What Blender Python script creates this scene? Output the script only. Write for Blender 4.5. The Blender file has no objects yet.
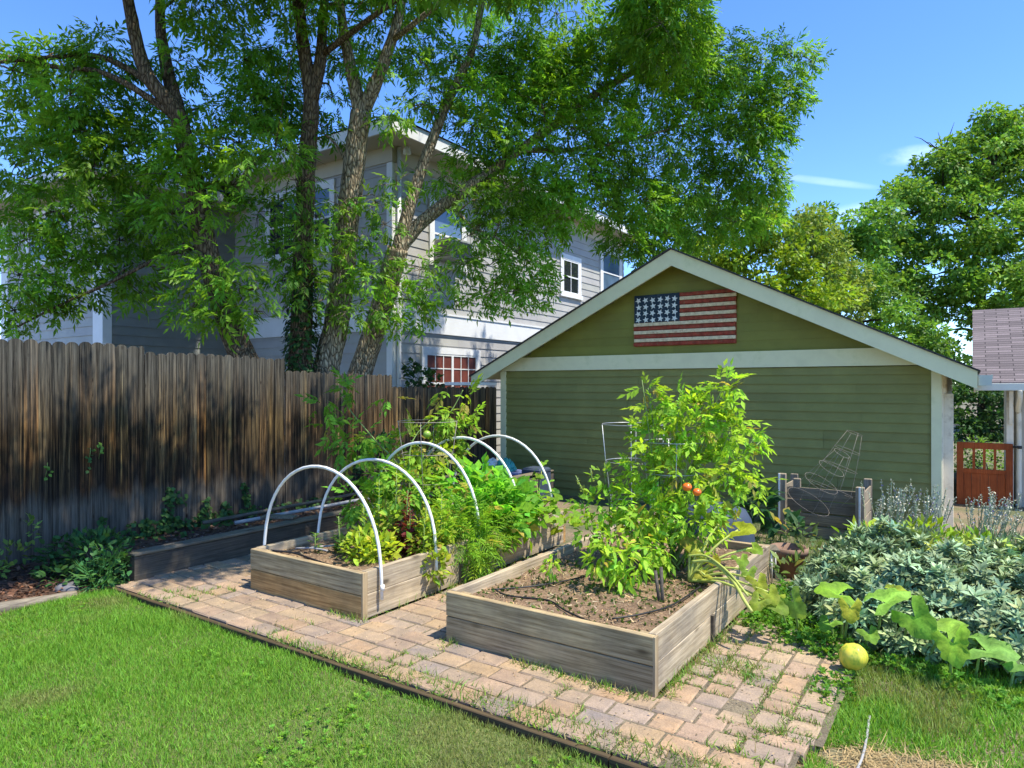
import bpy, math, random
import numpy as np
from mathutils import Vector, Matrix

# A back garden: two raised vegetable beds on pavers, an olive garage behind them,
# a weathered board fence on the left with tall ash trees and a grey house beyond.
# Yard axes: +X right along the garage gable, +Y away along the fence, z up, metres.
scene = bpy.context.scene
col = scene.collection
rad = math.radians
rng = np.random.default_rng(11)
random.seed(5)
ORG = {}


# ------------------------------------------------------------------ helpers
def tag(o, label=None, cat=None, group=None, kind=None):
    if label: o["label"] = label
    if cat: o["category"] = cat
    if group: o["group"] = group
    if kind: o["kind"] = kind
    return o


def thing(name, label, cat, loc=(0, 0, 0), group=None):
    o = bpy.data.objects.new(name, None)
    o.empty_display_size = 0.1
    o.location = loc
    col.objects.link(o)
    ORG[o.name] = Vector(loc)
    return tag(o, label, cat, group)


def link_mesh(name, me, parent=None, loc=None):
    o = bpy.data.objects.new(name, me)
    col.objects.link(o)
    org = Vector((0, 0, 0))
    if parent is not None:
        o.parent = parent
        org = ORG[parent.name].copy()
    if loc is not None:
        o.location = Vector(loc) - org
        org = Vector(loc)
    ORG[o.name] = org
    if org.length > 0:
        n = len(me.vertices)
        co = np.empty(n * 3, np.float32)
        me.vertices.foreach_get("co", co)
        co = co.reshape(-1, 3) - np.array(org, np.float32)
        me.vertices.foreach_set("co", co.ravel())
        me.update()
    return o


class MB:
    """collects polygons in world coordinates into one mesh"""
    def __init__(s):
        s.v, s.f, s.m, s.c, s.sm = [], [], [], [], []
        s.cur = 0
        s.colr = (1, 1, 1)

    def add(s, vs, fs, smooth=False):
        b = len(s.v)
        s.v += [tuple(v) for v in vs]
        s.c += [s.colr] * len(vs)
        for f in fs:
            s.f.append(tuple(b + i for i in f))
            s.m.append(s.cur)
            s.sm.append(smooth)

    def quad(s, a, b, c, d):
        s.add([a, b, c, d], [(0, 1, 2, 3)])

    def box(s, x0, x1, y0, y1, z0, z1, bev=0.0, rot=0.0, piv=None):
        if bev > 0:
            b = bev
            pts = []
            for z, i in ((z0, b), (z0 + b, 0), (z1 - b, 0), (z1, b)):
                pts += [(x0 + i, y0 + i, z), (x1 - i, y0 + i, z), (x1 - i, y1 - i, z), (x0 + i, y1 - i, z)]
            fs = [(3, 2, 1, 0), (12, 13, 14, 15)]
            for k in range(3):
                for j in range(4):
                    a0, a1 = k * 4 + j, k * 4 + (j + 1) % 4
                    fs.append((a0, a1, a1 + 4, a0 + 4))
        else:
            pts = [(x0, y0, z0), (x1, y0, z0), (x1, y1, z0), (x0, y1, z0), (x0, y0, z1), (x1, y0, z1), (x1, y1, z1), (x0, y1, z1)]
            fs = [(3, 2, 1, 0), (4, 5, 6, 7), (0, 1, 5, 4), (1, 2, 6, 5), (2, 3, 7, 6), (3, 0, 4, 7)]
        if rot:
            c, sn = math.cos(rot), math.sin(rot)
            px, py = piv or ((x0 + x1) / 2, (y0 + y1) / 2)
            pts = [(px + (x - px) * c - (y - py) * sn, py + (x - px) * sn + (y - py) * c, z) for x, y, z in pts]
        s.add(pts, fs)

    def prism(s, poly, d):
        """poly: 3D loop, d: extrusion vector"""
        n = len(poly)
        P = [Vector(p) for p in poly]
        Q = [p + Vector(d) for p in P]
        s.add(P + Q, [tuple(range(n - 1, -1, -1)), tuple(range(n, 2 * n))] + [(i, (i + 1) % n, n + (i + 1) % n, n + i) for i in range(n)])

    def tube(s, pts, rr, n=8, wob=0.0, caps=True):
        P = [Vector(p) for p in pts]
        if not isinstance(rr, (list, tuple)):
            rr = [rr] * len(P)
        T = [((P[min(i + 1, len(P) - 1)] - P[max(i - 1, 0)]).normalized()) for i in range(len(P))]
        up = Vector((0, 0, 1)) if abs(T[0].z) < 0.9 else Vector((1, 0, 0))
        u = T[0].cross(up).normalized()
        vs = []
        for i, p in enumerate(P):
            u = (u - T[i] * u.dot(T[i])).normalized()
            w = T[i].cross(u)
            for k in range(n):
                a = 2 * math.pi * k / n
                r = rr[i] * (1 + (random.uniform(-wob, wob) if wob else 0))
                vs.append(p + (u * math.cos(a) + w * math.sin(a)) * r)
        fs = []
        for i in range(len(P) - 1):
            for k in range(n):
                a, b = i * n + k, i * n + (k + 1) % n
                fs.append((a, b, b + n, a + n))
        if caps:
            fs.append(tuple(range(n - 1, -1, -1)))
            fs.append(tuple(range((len(P) - 1) * n, len(P) * n)))
        s.add(vs, fs, True)

    def lathe(s, prof, c, n=24, sx=1.0, sy=1.0, tilt=None):
        vs, fs = [], []
        for r, z in prof:
            for k in range(n):
                a = 2 * math.pi * k / n
                v = Vector((r * math.cos(a) * sx, r * math.sin(a) * sy, z))
                if tilt is not None: v = tilt @ v
                vs.append(v + Vector(c))
        for i in range(len(prof) - 1):
            for k in range(n):
                a, b = i * n + k, i * n + (k + 1) % n
                fs.append((a, b, b + n, a + n))
        fs.append(tuple(range(n - 1, -1, -1)))
        fs.append(tuple(range((len(prof) - 1) * n, len(prof) * n)))
        s.add(vs, fs, True)

    def build(s, name, mats, parent=None, loc=None):
        me = bpy.data.meshes.new(name)
        me.from_pydata(s.v, [], s.f)
        if not isinstance(mats, (list, tuple)): mats = [mats]
        for m in mats: me.materials.append(m)
        me.polygons.foreach_set("material_index", s.m)
        me.polygons.foreach_set("use_smooth", s.sm)
        at = me.color_attributes.new("col", 'FLOAT_COLOR', 'POINT')
        c = np.ones((len(s.v), 4), np.float32)
        c[:, :3] = np.array(s.c, np.float32)
        at.data.foreach_set("color", c.ravel())
        me.validate()
        me.update()
        return link_mesh(name, me, parent, loc)


def smooth_path(pts, k=4):
    """Catmull-Rom"""
    P = [Vector(p) for p in pts]
    if len(P) < 3: return P
    out = []
    for i in range(len(P) - 1):
        p0, p1, p2, p3 = P[max(i - 1, 0)], P[i], P[i + 1], P[min(i + 2, len(P) - 1)]
        for j in range(k):
            t = j / k
            out.append(0.5 * ((2 * p1) + (p2 - p0) * t + (2 * p0 - 5 * p1 + 4 * p2 - p3) * t * t + (3 * p1 - p0 - 3 * p2 + p3) * t ** 3))
    out.append(P[-1])
    return out


def taper(r0, r1, n, p=1.0):
    return [r0 + (r1 - r0) * (i / max(n - 1, 1)) ** p for i in range(n)]


# ---- many leaf-sized faces in one mesh, by numpy
def unit(v):
    return v / np.maximum(np.linalg.norm(v, axis=-1, keepdims=True), 1e-9)


def frames(axis, up):
    """rotation matrices whose y is the leaf axis and z is near 'up'"""
    y = unit(axis)
    x = unit(np.cross(y, up))
    z = np.cross(x, y)
    return np.stack([x, y, z], -1)


def scatter(name, tmpl, pos, axis, up, scale, cols, mat, parent=None, loc=None, bendrand=0.0):
    tv, tf = tmpl
    n, k = len(pos), len(tv)
    Rm = frames(axis, up)
    sc = np.asarray(scale, float)
    if sc.ndim == 1: sc = sc[:, None]
    sc = np.broadcast_to(sc, (n, 3)) if sc.shape[1] in (1, 3) else sc
    local = tv[None, :, :] * sc[:, None, :]
    V = np.einsum('nij,nkj->nki', Rm, local) + pos[:, None, :]
    if bendrand: V = V + rng.normal(0, bendrand, V.shape)
    V = V.reshape(-1, 3)
    C = np.ones((n * k, 4), np.float32)
    C[:, :3] = np.repeat(np.asarray(cols, np.float32), k, 0)
    return np_mesh(name, V, n, k, tf, C, mat, parent, loc)


def np_mesh(name, V, n, k, tf, C, mat, parent, loc):
    me = bpy.data.meshes.new(name)
    lens = [len(f) for f in tf]
    flat = np.concatenate([np.array(f) for f in tf])
    L = (flat[None, :] + (np.arange(n) * k)[:, None]).ravel().astype(np.int32)
    ls = np.tile(np.array(lens), n)
    st = np.concatenate([[0], np.cumsum(ls)[:-1]]).astype(np.int32)
    me.vertices.add(len(V))
    me.vertices.foreach_set("co", V.astype(np.float32).ravel())
    me.loops.add(len(L))
    me.loops.foreach_set("vertex_index", L)
    me.polygons.add(len(ls))
    me.polygons.foreach_set("loop_start", st)
    me.polygons.foreach_set("loop_total", ls.astype(np.int32))
    me.materials.append(mat)
    at = me.color_attributes.new("col", 'FLOAT_COLOR', 'POINT')
    at.data.foreach_set("color", C.ravel())
    me.update(calc_edges=True)
    return link_mesh(name, me, parent, loc)


def T_leaf(w=0.22, fold=0.06, droop=-0.12):
    """ovate leaf, unit length, folded along the midrib"""
    v = np.array([(0, 0, 0), (w * .8, .28, fold), (w, .55, fold + droop * .3), (0, 1, droop), (-w, .55, fold + droop * .3), (-w * .8, .28, fold), (0, .5, 0)], float)
    return v, [(0, 1, 2, 6), (6, 2, 3), (0, 6, 4, 5), (6, 3, 4)]


def T_diamond(w=0.2, fold=0.05, droop=-0.1):
    v = np.array([(0, 0, 0), (w, .45, fold), (0, 1, droop), (-w, .45, fold)], float)
    return v, [(0, 1, 2), (0, 2, 3)]


def T_blade(w=0.05, bend=0.3):
    v = np.array([(-w, 0, 0), (w, 0, 0), (w * .7, .55, bend * .25), (-w * .7, .55, bend * .25), (0, 1, bend)], float)
    return v, [(0, 1, 2, 3), (3, 2, 4)]


def T_spray(pairs=3, ll=0.5, w=0.16, droop=-0.25, stem=0.35):
    """a compound leaf: paired leaflets on a rachis with one at the tip"""
    V, Fc = [], []
    lv, lf = T_diamond(w, 0.05, -0.12)
    rr = np.random.default_rng(3)

    def put(p, ang, tiltz, s):
        c, sn = math.cos(ang), math.sin(ang)
        b = len(V)
        for x, y, z in lv:
            X, Y = x * c + y * sn, -x * sn + y * c
            V.append((p[0] + X * s, p[1] + Y * s, p[2] + (z + tiltz * y) * s))
        for f in lf: Fc.append(tuple(b + i for i in f))
    for k in range(pairs):
        t = stem + (1 - stem) * k / pairs
        z = droop * t * t
        for sg in (-1, 1):
            put((0, t, z), sg * rr.uniform(.75, 1.15), rr.uniform(-.5, -.05), ll * rr.uniform(.85, 1.1))
    put((0, 1, droop), rr.uniform(-.1, .1), -.4, ll * 1.1)
    b = len(V)
    V += [(-.012, 0, 0), (.012, 0, 0), (.008, 1, droop), (-.008, 1, droop)]
    Fc.append((b, b + 1, b + 2, b + 3))
    return np.array(V, float), Fc


def T_whorl(n=7, w=0.2, rise=0.7, seed=1):
    """a rosette of leaves round a shoot tip that points along y"""
    rr = np.random.default_rng(seed)
    V, Fc = [], []
    lv, lf = T_leaf(w, 0.05, -0.18)
    for k in range(n):
        a = 2.399 * k
        el = rise * (0.35 + 0.85 * k / n) + rr.uniform(-.12, .12)
        d = np.array([math.cos(a) * math.cos(el), math.sin(el), math.sin(a) * math.cos(el)])
        up = np.array([-math.cos(a) * math.sin(el), math.cos(el), -math.sin(a) * math.sin(el)])
        x = np.cross(d, up)
        s = rr.uniform(.7, 1.05) * (1 - .35 * k / n)
        b = len(V)
        for p in lv: V.append((x * p[0] + d * p[1] + up * p[2]) * s + np.array([0, .12 * k / n, 0]))
        for f in lf: Fc.append(tuple(b + i for i in f))
    return np.array(V, float), Fc


def T_squash(seed=0):
    """big lobed leaf, unit half-width, petiole at origin, facing +z"""
    rr = np.random.default_rng(seed)
    n = 27
    V = [(0, .12, -.08)]
    for i in range(n):
        a = -2.55 + 5.1 * i / (n - 1)
        lob = 0.64 + 0.36 * abs(math.cos(a * 1.25 * .98)) ** .75 * 1.0 + .07 * abs(math.cos(a * 5)) + rr.uniform(-.04, .04)
        lob = 0.60 + 0.40 * (abs(math.cos(a * 1.24)) ** .8 if False else (0.5 + 0.5 * math.cos(a * 2.48)) ** .9) + .05 * math.cos(a * 9) + rr.uniform(-.03, .03)
        r = lob * (1.0 - .12 * abs(a) / 2.55)
        x, y = math.sin(a) * r, math.cos(a) * r
        V.append((x * .55, .12 + y * .5, .10 + .05 * math.cos(a * 2.48) + rr.uniform(-.02, .02)))
        V.append((x, .12 + y * .95, .10 - .16 * r * r * (0.5 + 0.5 * math.cos(a * 2.48)) + rr.uniform(-.07, .07)))
    Fc = []
    for i in range(n - 1):
        a, b = 1 + 2 * i, 3 + 2 * i
        Fc.append((0, b, a))
        Fc.append((a, b, b + 1, a + 1))
    return np.array(V, float), Fc


def rcol(n, base, var=0.25, hue=0.12):
    b = np.array(base)[None, :] * (1 + rng.normal(0, var, (n, 1))).clip(.4, 1.9)
    h = rng.normal(0, hue, (n, 1))
    return (b * np.concatenate([1 + h, np.ones((n, 1)), 1 - h], 1)).clip(.002, .9)


def ball(n, c, r, shell=0.0):
    d = unit(rng.normal(size=(n, 3)))
    q = (shell + (1 - shell) * rng.random((n, 1))) ** (1 / 3)
    return np.array(c)[None, :] + d * q * np.array(r)[None, :], d


# ---------------------------------------------------------------- materials
def mat(name):
    m = bpy.data.materials.new(name)
    m.use_nodes = True
    nt = m.node_tree
    b = nt.nodes["Principled BSDF"]
    return m, nt, b


def N(nt, t, **kw):
    n = nt.nodes.new(t)
    for k, v in kw.items():
        if k in n.inputs: n.inputs[k].default_value = v
        else: setattr(n, k, v)
    return n


def ramp(nt, stops):
    r = nt.nodes.new("ShaderNodeValToRGB")
    e = r.color_ramp.elements
    while len(e) < len(stops): e.new(0.5)
    for i, (p, c) in enumerate(stops):
        e[i].position = p
        e[i].color = (*c, 1) if len(c) == 3 else c
    return r


def mixc(nt, f, a, b, mode='MIX'):
    n = nt.nodes.new("ShaderNodeMix")
    n.data_type = 'RGBA'
    n.blend_type = mode
    for i, v in ((0, f), (6, a), (7, b)):
        if hasattr(v, 'links') or isinstance(v, bpy.types.NodeSocket): nt.links.new(v, n.inputs[i])
        else: n.inputs[i].default_value = (*v, 1) if isinstance(v, (tuple, list)) and len(v) == 3 else v
    return n.outputs[2]


def coords(nt, kind="Object", scale=(1, 1, 1)):
    tc = nt.nodes.new("ShaderNodeTexCoord")
    mp = nt.nodes.new("ShaderNodeMapping")
    mp.inputs["Scale"].default_value = scale
    if kind == "World":
        g = nt.nodes.new("ShaderNodeNewGeometry")
        nt.links.new(g.outputs["Position"], mp.inputs[0])
    else:
        nt.links.new(tc.outputs[kind], mp.inputs[0])
    return mp.outputs[0]


def noise(nt, vec, sc, det=4, rough=.6, out="Fac"):
    n = N(nt, "ShaderNodeTexNoise", Scale=sc, Detail=det, Roughness=rough)
    nt.links.new(vec, n.inputs["Vector"])
    return n.outputs[out]


def bump(nt, b, h, st=.3, dist=.01):
    n = N(nt, "ShaderNodeBump", Strength=st, Distance=dist)
    nt.links.new(h, n.inputs["Height"])
    nt.links.new(n.outputs[0], b.inputs["Normal"])


def m_leaf(name, trans=.4, rough=.45, spec=.35, gain=(1.25, 1.2, .6), mottle=0):
    m, nt, b = mat(name)
    at = N(nt, "ShaderNodeAttribute", attribute_name="col")
    lc = at.outputs["Color"]
    if mottle:
        f = noise(nt, coords(nt, "World"), mottle, 4, .7)
        rm = ramp(nt, [(.3, (.62, .68, .6)), (.55, (1.02, 1.0, 1.0)), (.75, (1.3, 1.18, .95))])
        nt.links.new(f, rm.inputs[0])
        lc = mixc(nt, 1.0, lc, rm.outputs[0], 'MULTIPLY')
        bump(nt, b, f, .4, .004)
    nt.links.new(lc, b.inputs["Base Color"])
    b.inputs["Roughness"].default_value = rough
    b.inputs["Specular IOR Level"].default_value = spec
    tr = nt.nodes.new("ShaderNodeBsdfTranslucent")
    nt.links.new(mixc(nt, 1.0, lc, gain, 'MULTIPLY'), tr.inputs[0])
    mx = N(nt, "ShaderNodeMixShader", Fac=trans)
    nt.links.new(b.outputs[0], mx.inputs[1])
    nt.links.new(tr.outputs[0], mx.inputs[2])
    nt.links.new(mx.outputs[0], nt.nodes["Material Output"].inputs[0])
    return m


def m_plain(name, c, rough=.6, spec=.3, var=.12, sc=6, metal=0, bmp=0, kind="Object", attr=False, dirt=None):
    m, nt, b = mat(name)
    v = coords(nt, kind)
    f = noise(nt, v, sc)
    lo = tuple(x * (1 - var * 1.6) for x in c)
    hi = tuple(min(1, x * (1 + var)) for x in c)
    r = ramp(nt, [(.3, lo), (.7, hi)])
    nt.links.new(f, r.inputs[0])
    o = r.outputs[0]
    if dirt:
        f2 = noise(nt, v, dirt[1], 6, .7)
        r2 = ramp(nt, [(.52, (0, 0, 0)), (.7, (1, 1, 1))])
        nt.links.new(f2, r2.inputs[0])
        o = mixc(nt, r2.outputs[0], o, dirt[0])
    if attr:
        at = N(nt, "ShaderNodeAttribute", attribute_name="col")
        o = mixc(nt, 1.0, o, at.outputs["Color"], 'MULTIPLY')
    nt.links.new(o, b.inputs["Base Color"])
    b.inputs["Roughness"].default_value = rough
    b.inputs["Specular IOR Level"].default_value = spec
    b.inputs["Metallic"].default_value = metal
    if bmp: bump(nt, b, noise(nt, v, sc * 6, 5), bmp, .01)
    return m


def m_wood(name, c0, c1, axis='X', rough=.8, knots=True, bmp=.35, attr=True, sc=1.0):
    """weathered board with grain along one axis"""
    m, nt, b = mat(name)
    s = {'X': (1.7, 42, 42), 'Y': (42, 1.7, 42), 'Z': (42, 42, 1.7)}[axis]
    v = coords(nt, "World", tuple(k * sc for k in s))
    f = noise(nt, v, 1.6, 6, .65)
    r = ramp(nt, [(.3, c0), (.68, c1)])
    nt.links.new(f, r.inputs[0])
    v2 = coords(nt, "World", (1, 1, 1))
    f2 = noise(nt, v2, 3.0, 5, .6)
    r2 = ramp(nt, [(.35, (.72, .72, .74)), (.65, (1.12, 1.08, 1.0))])
    nt.links.new(f2, r2.inputs[0])
    o = mixc(nt, 1.0, r.outputs[0], r2.outputs[0], 'MULTIPLY')
    if knots:
        s3 = {'X': (1, 2.6, 2.6), 'Y': (2.6, 1, 2.6), 'Z': (2.6, 2.6, 1)}[axis]
        v3 = coords(nt, "World", s3)
        vo = N(nt, "ShaderNodeTexVoronoi", Scale=2.3)
        nt.links.new(v3, vo.inputs["Vector"])
        r3 = ramp(nt, [(.06, (.85, .85, .85)), (.12, (.25, .25, .25)), (.16, (0, 0, 0))])
        nt.links.new(vo.outputs["Distance"], r3.inputs[0])
        o = mixc(nt, r3.outputs[0], o, tuple(x * .35 for x in c0))
    if attr:
        at = N(nt, "ShaderNodeAttribute", attribute_name="col")
        o = mixc(nt, 1.0, o, at.outputs["Color"], 'MULTIPLY')
    nt.links.new(o, b.inputs["Base Color"])
    b.inputs["Roughness"].default_value = rough
    b.inputs["Specular IOR Level"].default_value = .2
    bump(nt, b, f, bmp, .006)
    return m


def m_fence():
    m, nt, b = mat("weathered_fence_wood")
    v = coords(nt, "World", (30, 30, .8))
    f = noise(nt, v, 1.5, 8, .75)
    r = ramp(nt, [(.38, (.008, .006, .004)), (.47, (.042, .028, .014)), (.58, (.145, .102, .052)), (.73, (.34, .255, .13))])
    nt.links.new(f, r.inputs[0])
    # silver weathering in patches near the tops
    at = N(nt, "ShaderNodeAttribute", attribute_name="col")
    o = mixc(nt, 1.0, r.outputs[0], at.outputs["Color"], 'MULTIPLY')
    g = nt.nodes.new("ShaderNodeNewGeometry")
    sx = nt.nodes.new("ShaderNodeSeparateXYZ")
    nt.links.new(g.outputs["Position"], sx.inputs[0])
    v2 = coords(nt, "World", (5, 5, .6))
    f2 = noise(nt, v2, 1.3, 5, .65)

    def off(k):
        a = N(nt, "ShaderNodeMath", operation='MULTIPLY_ADD')
        nt.links.new(f2, a.inputs[0])
        a.inputs[1].default_value = k
        nt.links.new(sx.outputs[2], a.inputs[2])
        return a.outputs[0]
    stk = noise(nt, coords(nt, "World", (17, 17, .22)), 1.9, 5, .7)
    rs = ramp(nt, [(.40, (.22, .2, .18)), (.51, (.95, .93, .9)), (.64, (1.75, 1.55, 1.2))])
    nt.links.new(stk, rs.inputs[0])
    o = mixc(nt, 1.0, o, rs.outputs[0], 'MULTIPLY')
    grey = ramp(nt, [(.36, (.035, .028, .02)), (.7, (.20, .17, .13))])
    nt.links.new(f, grey.inputs[0])
    z1 = off(-.9)
    # damp-stained band where sprinkler water dries, silver-grey boards under it, green-grey tops
    rb = ramp(nt, [(.0, (.75, .75, .75)), (.12, (.55, .55, .55)), (.5, (0, 0, 0))])
    mp = N(nt, "ShaderNodeMapRange")
    mp.inputs[1].default_value, mp.inputs[2].default_value = -.05, 1.0
    nt.links.new(z1, mp.inputs[0])
    nt.links.new(mp.outputs[0], rb.inputs[0])
    o = mixc(nt, rb.outputs[0], o, (.02, .015, .013))
    rg = ramp(nt, [(.22, (1, 1, 1)), (.34, (0, 0, 0))])
    mp2 = N(nt, "ShaderNodeMapRange")
    mp2.inputs[1].default_value, mp2.inputs[2].default_value = -.22, 1.18
    nt.links.new(off(-.62), mp2.inputs[0])
    nt.links.new(mp2.outputs[0], rg.inputs[0])
    fade = N(nt, "ShaderNodeMapRange")   # the silvered foot is strongest on the older boards by the lawn
    fade.inputs[1].default_value, fade.inputs[2].default_value, fade.inputs[3].default_value, fade.inputs[4].default_value = 3.5, 7.0, 1.0, .25
    nt.links.new(sx.outputs[1], fade.inputs[0])
    gm = N(nt, "ShaderNodeMath", operation='MULTIPLY')
    nt.links.new(rg.outputs[0], gm.inputs[0]); nt.links.new(fade.outputs[0], gm.inputs[1])
    o = mixc(nt, gm.outputs[0], o, grey.outputs[0])
    rt = ramp(nt, [(.50, (0, 0, 0)), (.85, (.9, .9, .9))])
    mp3 = N(nt, "ShaderNodeMapRange")
    mp3.inputs[1].default_value, mp3.inputs[2].default_value = .5, 2.6
    nt.links.new(off(.8), mp3.inputs[0])
    nt.links.new(mp3.outputs[0], rt.inputs[0])
    gt = ramp(nt, [(.38, (.014, .013, .011)), (.7, (.17, .16, .13))])
    nt.links.new(f, gt.inputs[0])
    o = mixc(nt, rt.outputs[0], o, gt.outputs[0])
    vo = N(nt, "ShaderNodeTexVoronoi", Scale=3.2)
    nt.links.new(coords(nt, "World", (2.2, 2.2, 1)), vo.inputs["Vector"])
    rk = ramp(nt, [(.05, (.9, .9, .9)), (.11, (0, 0, 0))])
    nt.links.new(vo.outputs["Distance"], rk.inputs[0])
    o = mixc(nt, rk.outputs[0], o, (.018, .011, .007))
    nt.links.new(o, b.inputs["Base Color"])
    b.inputs["Roughness"].default_value = .85
    b.inputs["Specular IOR Level"].default_value = .15
    bump(nt, b, f, .5, .008)
    return m


def m_ground():
    m, nt, b = mat("bare_garden_soil")
    v = coords(nt, "World")
    a = noise(nt, v, 1.1, 6, .62)
    c = noise(nt, v, 40, 4, .7)
    r = ramp(nt, [(.25, (.10, .07, .045)), (.5, (.21, .155, .10)), (.75, (.30, .235, .15))])
    nt.links.new(c, r.inputs[0])
    r2 = ramp(nt, [(.42, (0, 0, 0)), (.6, (.75, .75, .75))])
    nt.links.new(a, r2.inputs[0])
    o = mixc(nt, r2.outputs[0], r.outputs[0], (.065, .10, .03))
    nt.links.new(o, b.inputs["Base Color"])
    b.inputs["Roughness"].default_value = .95
    bump(nt, b, c, .7, .02)
    return m


def m_soil(name, c0, c1, c2, sc=55):
    m, nt, b = mat(name)
    v = coords(nt, "World")
    c = noise(nt, v, sc, 5, .75)
    a = noise(nt, v, 4, 5, .6)
    r = ramp(nt, [(.28, c0), (.5, c1), (.72, c2)])
    nt.links.new(c, r.inputs[0])
    r2 = ramp(nt, [(.35, (.65, .62, .6)), (.65, (1.15, 1.1, 1.05))])
    nt.links.new(a, r2.inputs[0])
    nt.links.new(mixc(nt, 1, r.outputs[0], r2.outputs[0], 'MULTIPLY'), b.inputs["Base Color"])
    b.inputs["Roughness"].default_value = .95
    bump(nt, b, c, .9, .02)
    return m


def m_paver():
    m, nt, b = mat("tumbled_concrete_pavers")
    v = coords(nt, "World")
    at = N(nt, "ShaderNodeAttribute", attribute_name="col")
    a = noise(nt, v, 9, 5, .65)
    c = noise(nt, v, 130, 3, .7)
    r = ramp(nt, [(.3, (.72, .72, .74)), (.7, (1.18, 1.12, 1.04))])
    nt.links.new(a, r.inputs[0])
    r2 = ramp(nt, [(.3, (.70, .70, .70)), (.7, (1.16, 1.16, 1.16))])
    nt.links.new(c, r2.inputs[0])
    sand = noise(nt, v, 3.1, 6, .7)
    rs = ramp(nt, [(.38, (.05, .05, .05)), (.60, (.7, .7, .7))])
    nt.links.new(sand, rs.inputs[0])
    o = mixc(nt, rs.outputs[0], at.outputs["Color"], (.35, .262, .18))
    o = mixc(nt, 1, o if True else at.outputs["Color"], r.outputs[0], 'MULTIPLY')
    o = mixc(nt, 1, o, r2.outputs[0], 'MULTIPLY')
    nt.links.new(o, b.inputs["Base Color"])
    b.inputs["Roughness"].default_value = .9
    bump(nt, b, c, .35, .006)
    return m


def m_bark(name, c0, c1, c2):
    m, nt, b = mat(name)
    v = coords(nt, "World", (1, 1, .28))
    n0 = N(nt, "ShaderNodeTexNoise", Scale=5.0, Detail=3)
    nt.links.new(v, n0.inputs["Vector"])
    w = N(nt, "ShaderNodeTexVoronoi", Scale=26.0, feature='DISTANCE_TO_EDGE')
    vm = N(nt, "ShaderNodeVectorMath", operation='MULTIPLY_ADD')
    nt.links.new(n0.outputs["Color"], vm.inputs[0])
    vm.inputs[1].default_value = (.12, .12, .12)
    nt.links.new(v, vm.inputs[2])
    nt.links.new(vm.outputs[0], w.inputs["Vector"])
    f = noise(nt, v, 30, 5, .7)
    r = ramp(nt, [(.0, c0), (.1, c1), (.45, c2)])
    nt.links.new(w.outputs["Distance"], r.inputs[0])
    r2 = ramp(nt, [(.3, (.65, .65, .65)), (.7, (1.25, 1.22, 1.15))])
    nt.links.new(f, r2.inputs[0])
    nt.links.new(mixc(nt, 1, r.outputs[0], r2.outputs[0], 'MULTIPLY'), b.inputs["Base Color"])
    b.inputs["Roughness"].default_value = .9
    b.inputs["Specular IOR Level"].default_value = .15
    bump(nt, b, w.outputs["Distance"], .9, .05)
    return m


def m_shingle(name, c, row=.14, wid=.3):
    m, nt, b = mat(name)
    v = coords(nt, "Object")
    tc = nt.nodes.new("ShaderNodeTexCoord")
    br = N(nt, "ShaderNodeTexBrick", Scale=1.0)
    br.inputs["Brick Width"].default_value = wid
    br.inputs["Row Height"].default_value = row
    br.inputs["Mortar Size"].default_value = .008
    br.inputs["Color1"].default_value = (*[x * .72 for x in c], 1)
    br.inputs["Color2"].default_value = (*[min(1, x * 1.3) for x in c], 1)
    br.inputs["Mortar"].default_value = (*[x * .3 for x in c], 1)
    nt.links.new(tc.outputs["UV"], br.inputs["Vector"])
    f = noise(nt, v, 70, 3, .7)
    r2 = ramp(nt, [(.3, (.75, .75, .75)), (.7, (1.2, 1.2, 1.2))])
    nt.links.new(f, r2.inputs[0])
    nt.links.new(mixc(nt, 1, br.outputs["Color"], r2.outputs[0], 'MULTIPLY'), b.inputs["Base Color"])
    b.inputs["Roughness"].default_value = .95
    bump(nt, b, br.outputs["Fac"], -.5, .01)
    return m


def m_glass(name, c=(.02, .025, .03), rough=.04):
    m, nt, b = mat(name)
    f = noise(nt, coords(nt, "Object"), 1.5)
    r = ramp(nt, [(.3, tuple(x * .7 for x in c)), (.7, tuple(x * 1.3 for x in c))])
    nt.links.new(f, r.inputs[0])
    nt.links.new(r.outputs[0], b.inputs["Base Color"])
    b.inputs["Roughness"].default_value = rough
    b.inputs["Specular IOR Level"].default_value = .9
    return m


M = {}
M['fence'] = m_fence()
M['rail'] = m_wood("rail_wood", (.07, .05, .035), (.2, .15, .1), 'Y')
M['ground'] = m_ground()
M['bedsoil'] = m_soil("raised_bed_soil", (.10, .062, .036), (.26, .17, .10), (.42, .305, .19))
M['mulch'] = m_soil("dark_bark_mulch", (.03, .016, .010), (.09, .05, .03), (.19, .12, .08), 38)
M['sand'] = m_soil("joint_sand", (.12, .10, .07), (.24, .20, .13), (.34, .29, .2), 70)
M['lawn'] = m_soil("lawn_thatch", (.07, .10, .025), (.13, .17, .045), (.26, .25, .11), 30)
M['paver'] = m_paver()
M['bed_x'] = m_wood("raised_bed_board_along_x", (.20, .14, .072), (.58, .45, .275), 'X')
M['bed_y'] = m_wood("raised_bed_board_along_y", (.24, .185, .115), (.56, .465, .33), 'Y')
M['endgrain'] = m_wood("raised_bed_end_grain", (.28, .2, .11), (.46, .36, .22), 'Z', knots=False)
M['olddark'] = m_wood("old_dark_timber", (.06, .05, .038), (.17, .145, .11), 'Y')
M['oldtimber'] = m_wood("old_grey_timber", (.10, .085, .06), (.27, .235, .17), 'Y')
M['edge'] = m_wood("edging_board", (.05, .035, .02), (.13, .095, .05), 'X')
M['bin'] = m_wood("pallet_wood", (.13, .11, .08), (.33, .28, .2), 'X')
M['binpost'] = m_wood("pallet_post_wood", (.16, .135, .1), (.38, .32, .24), 'Z')
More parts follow.
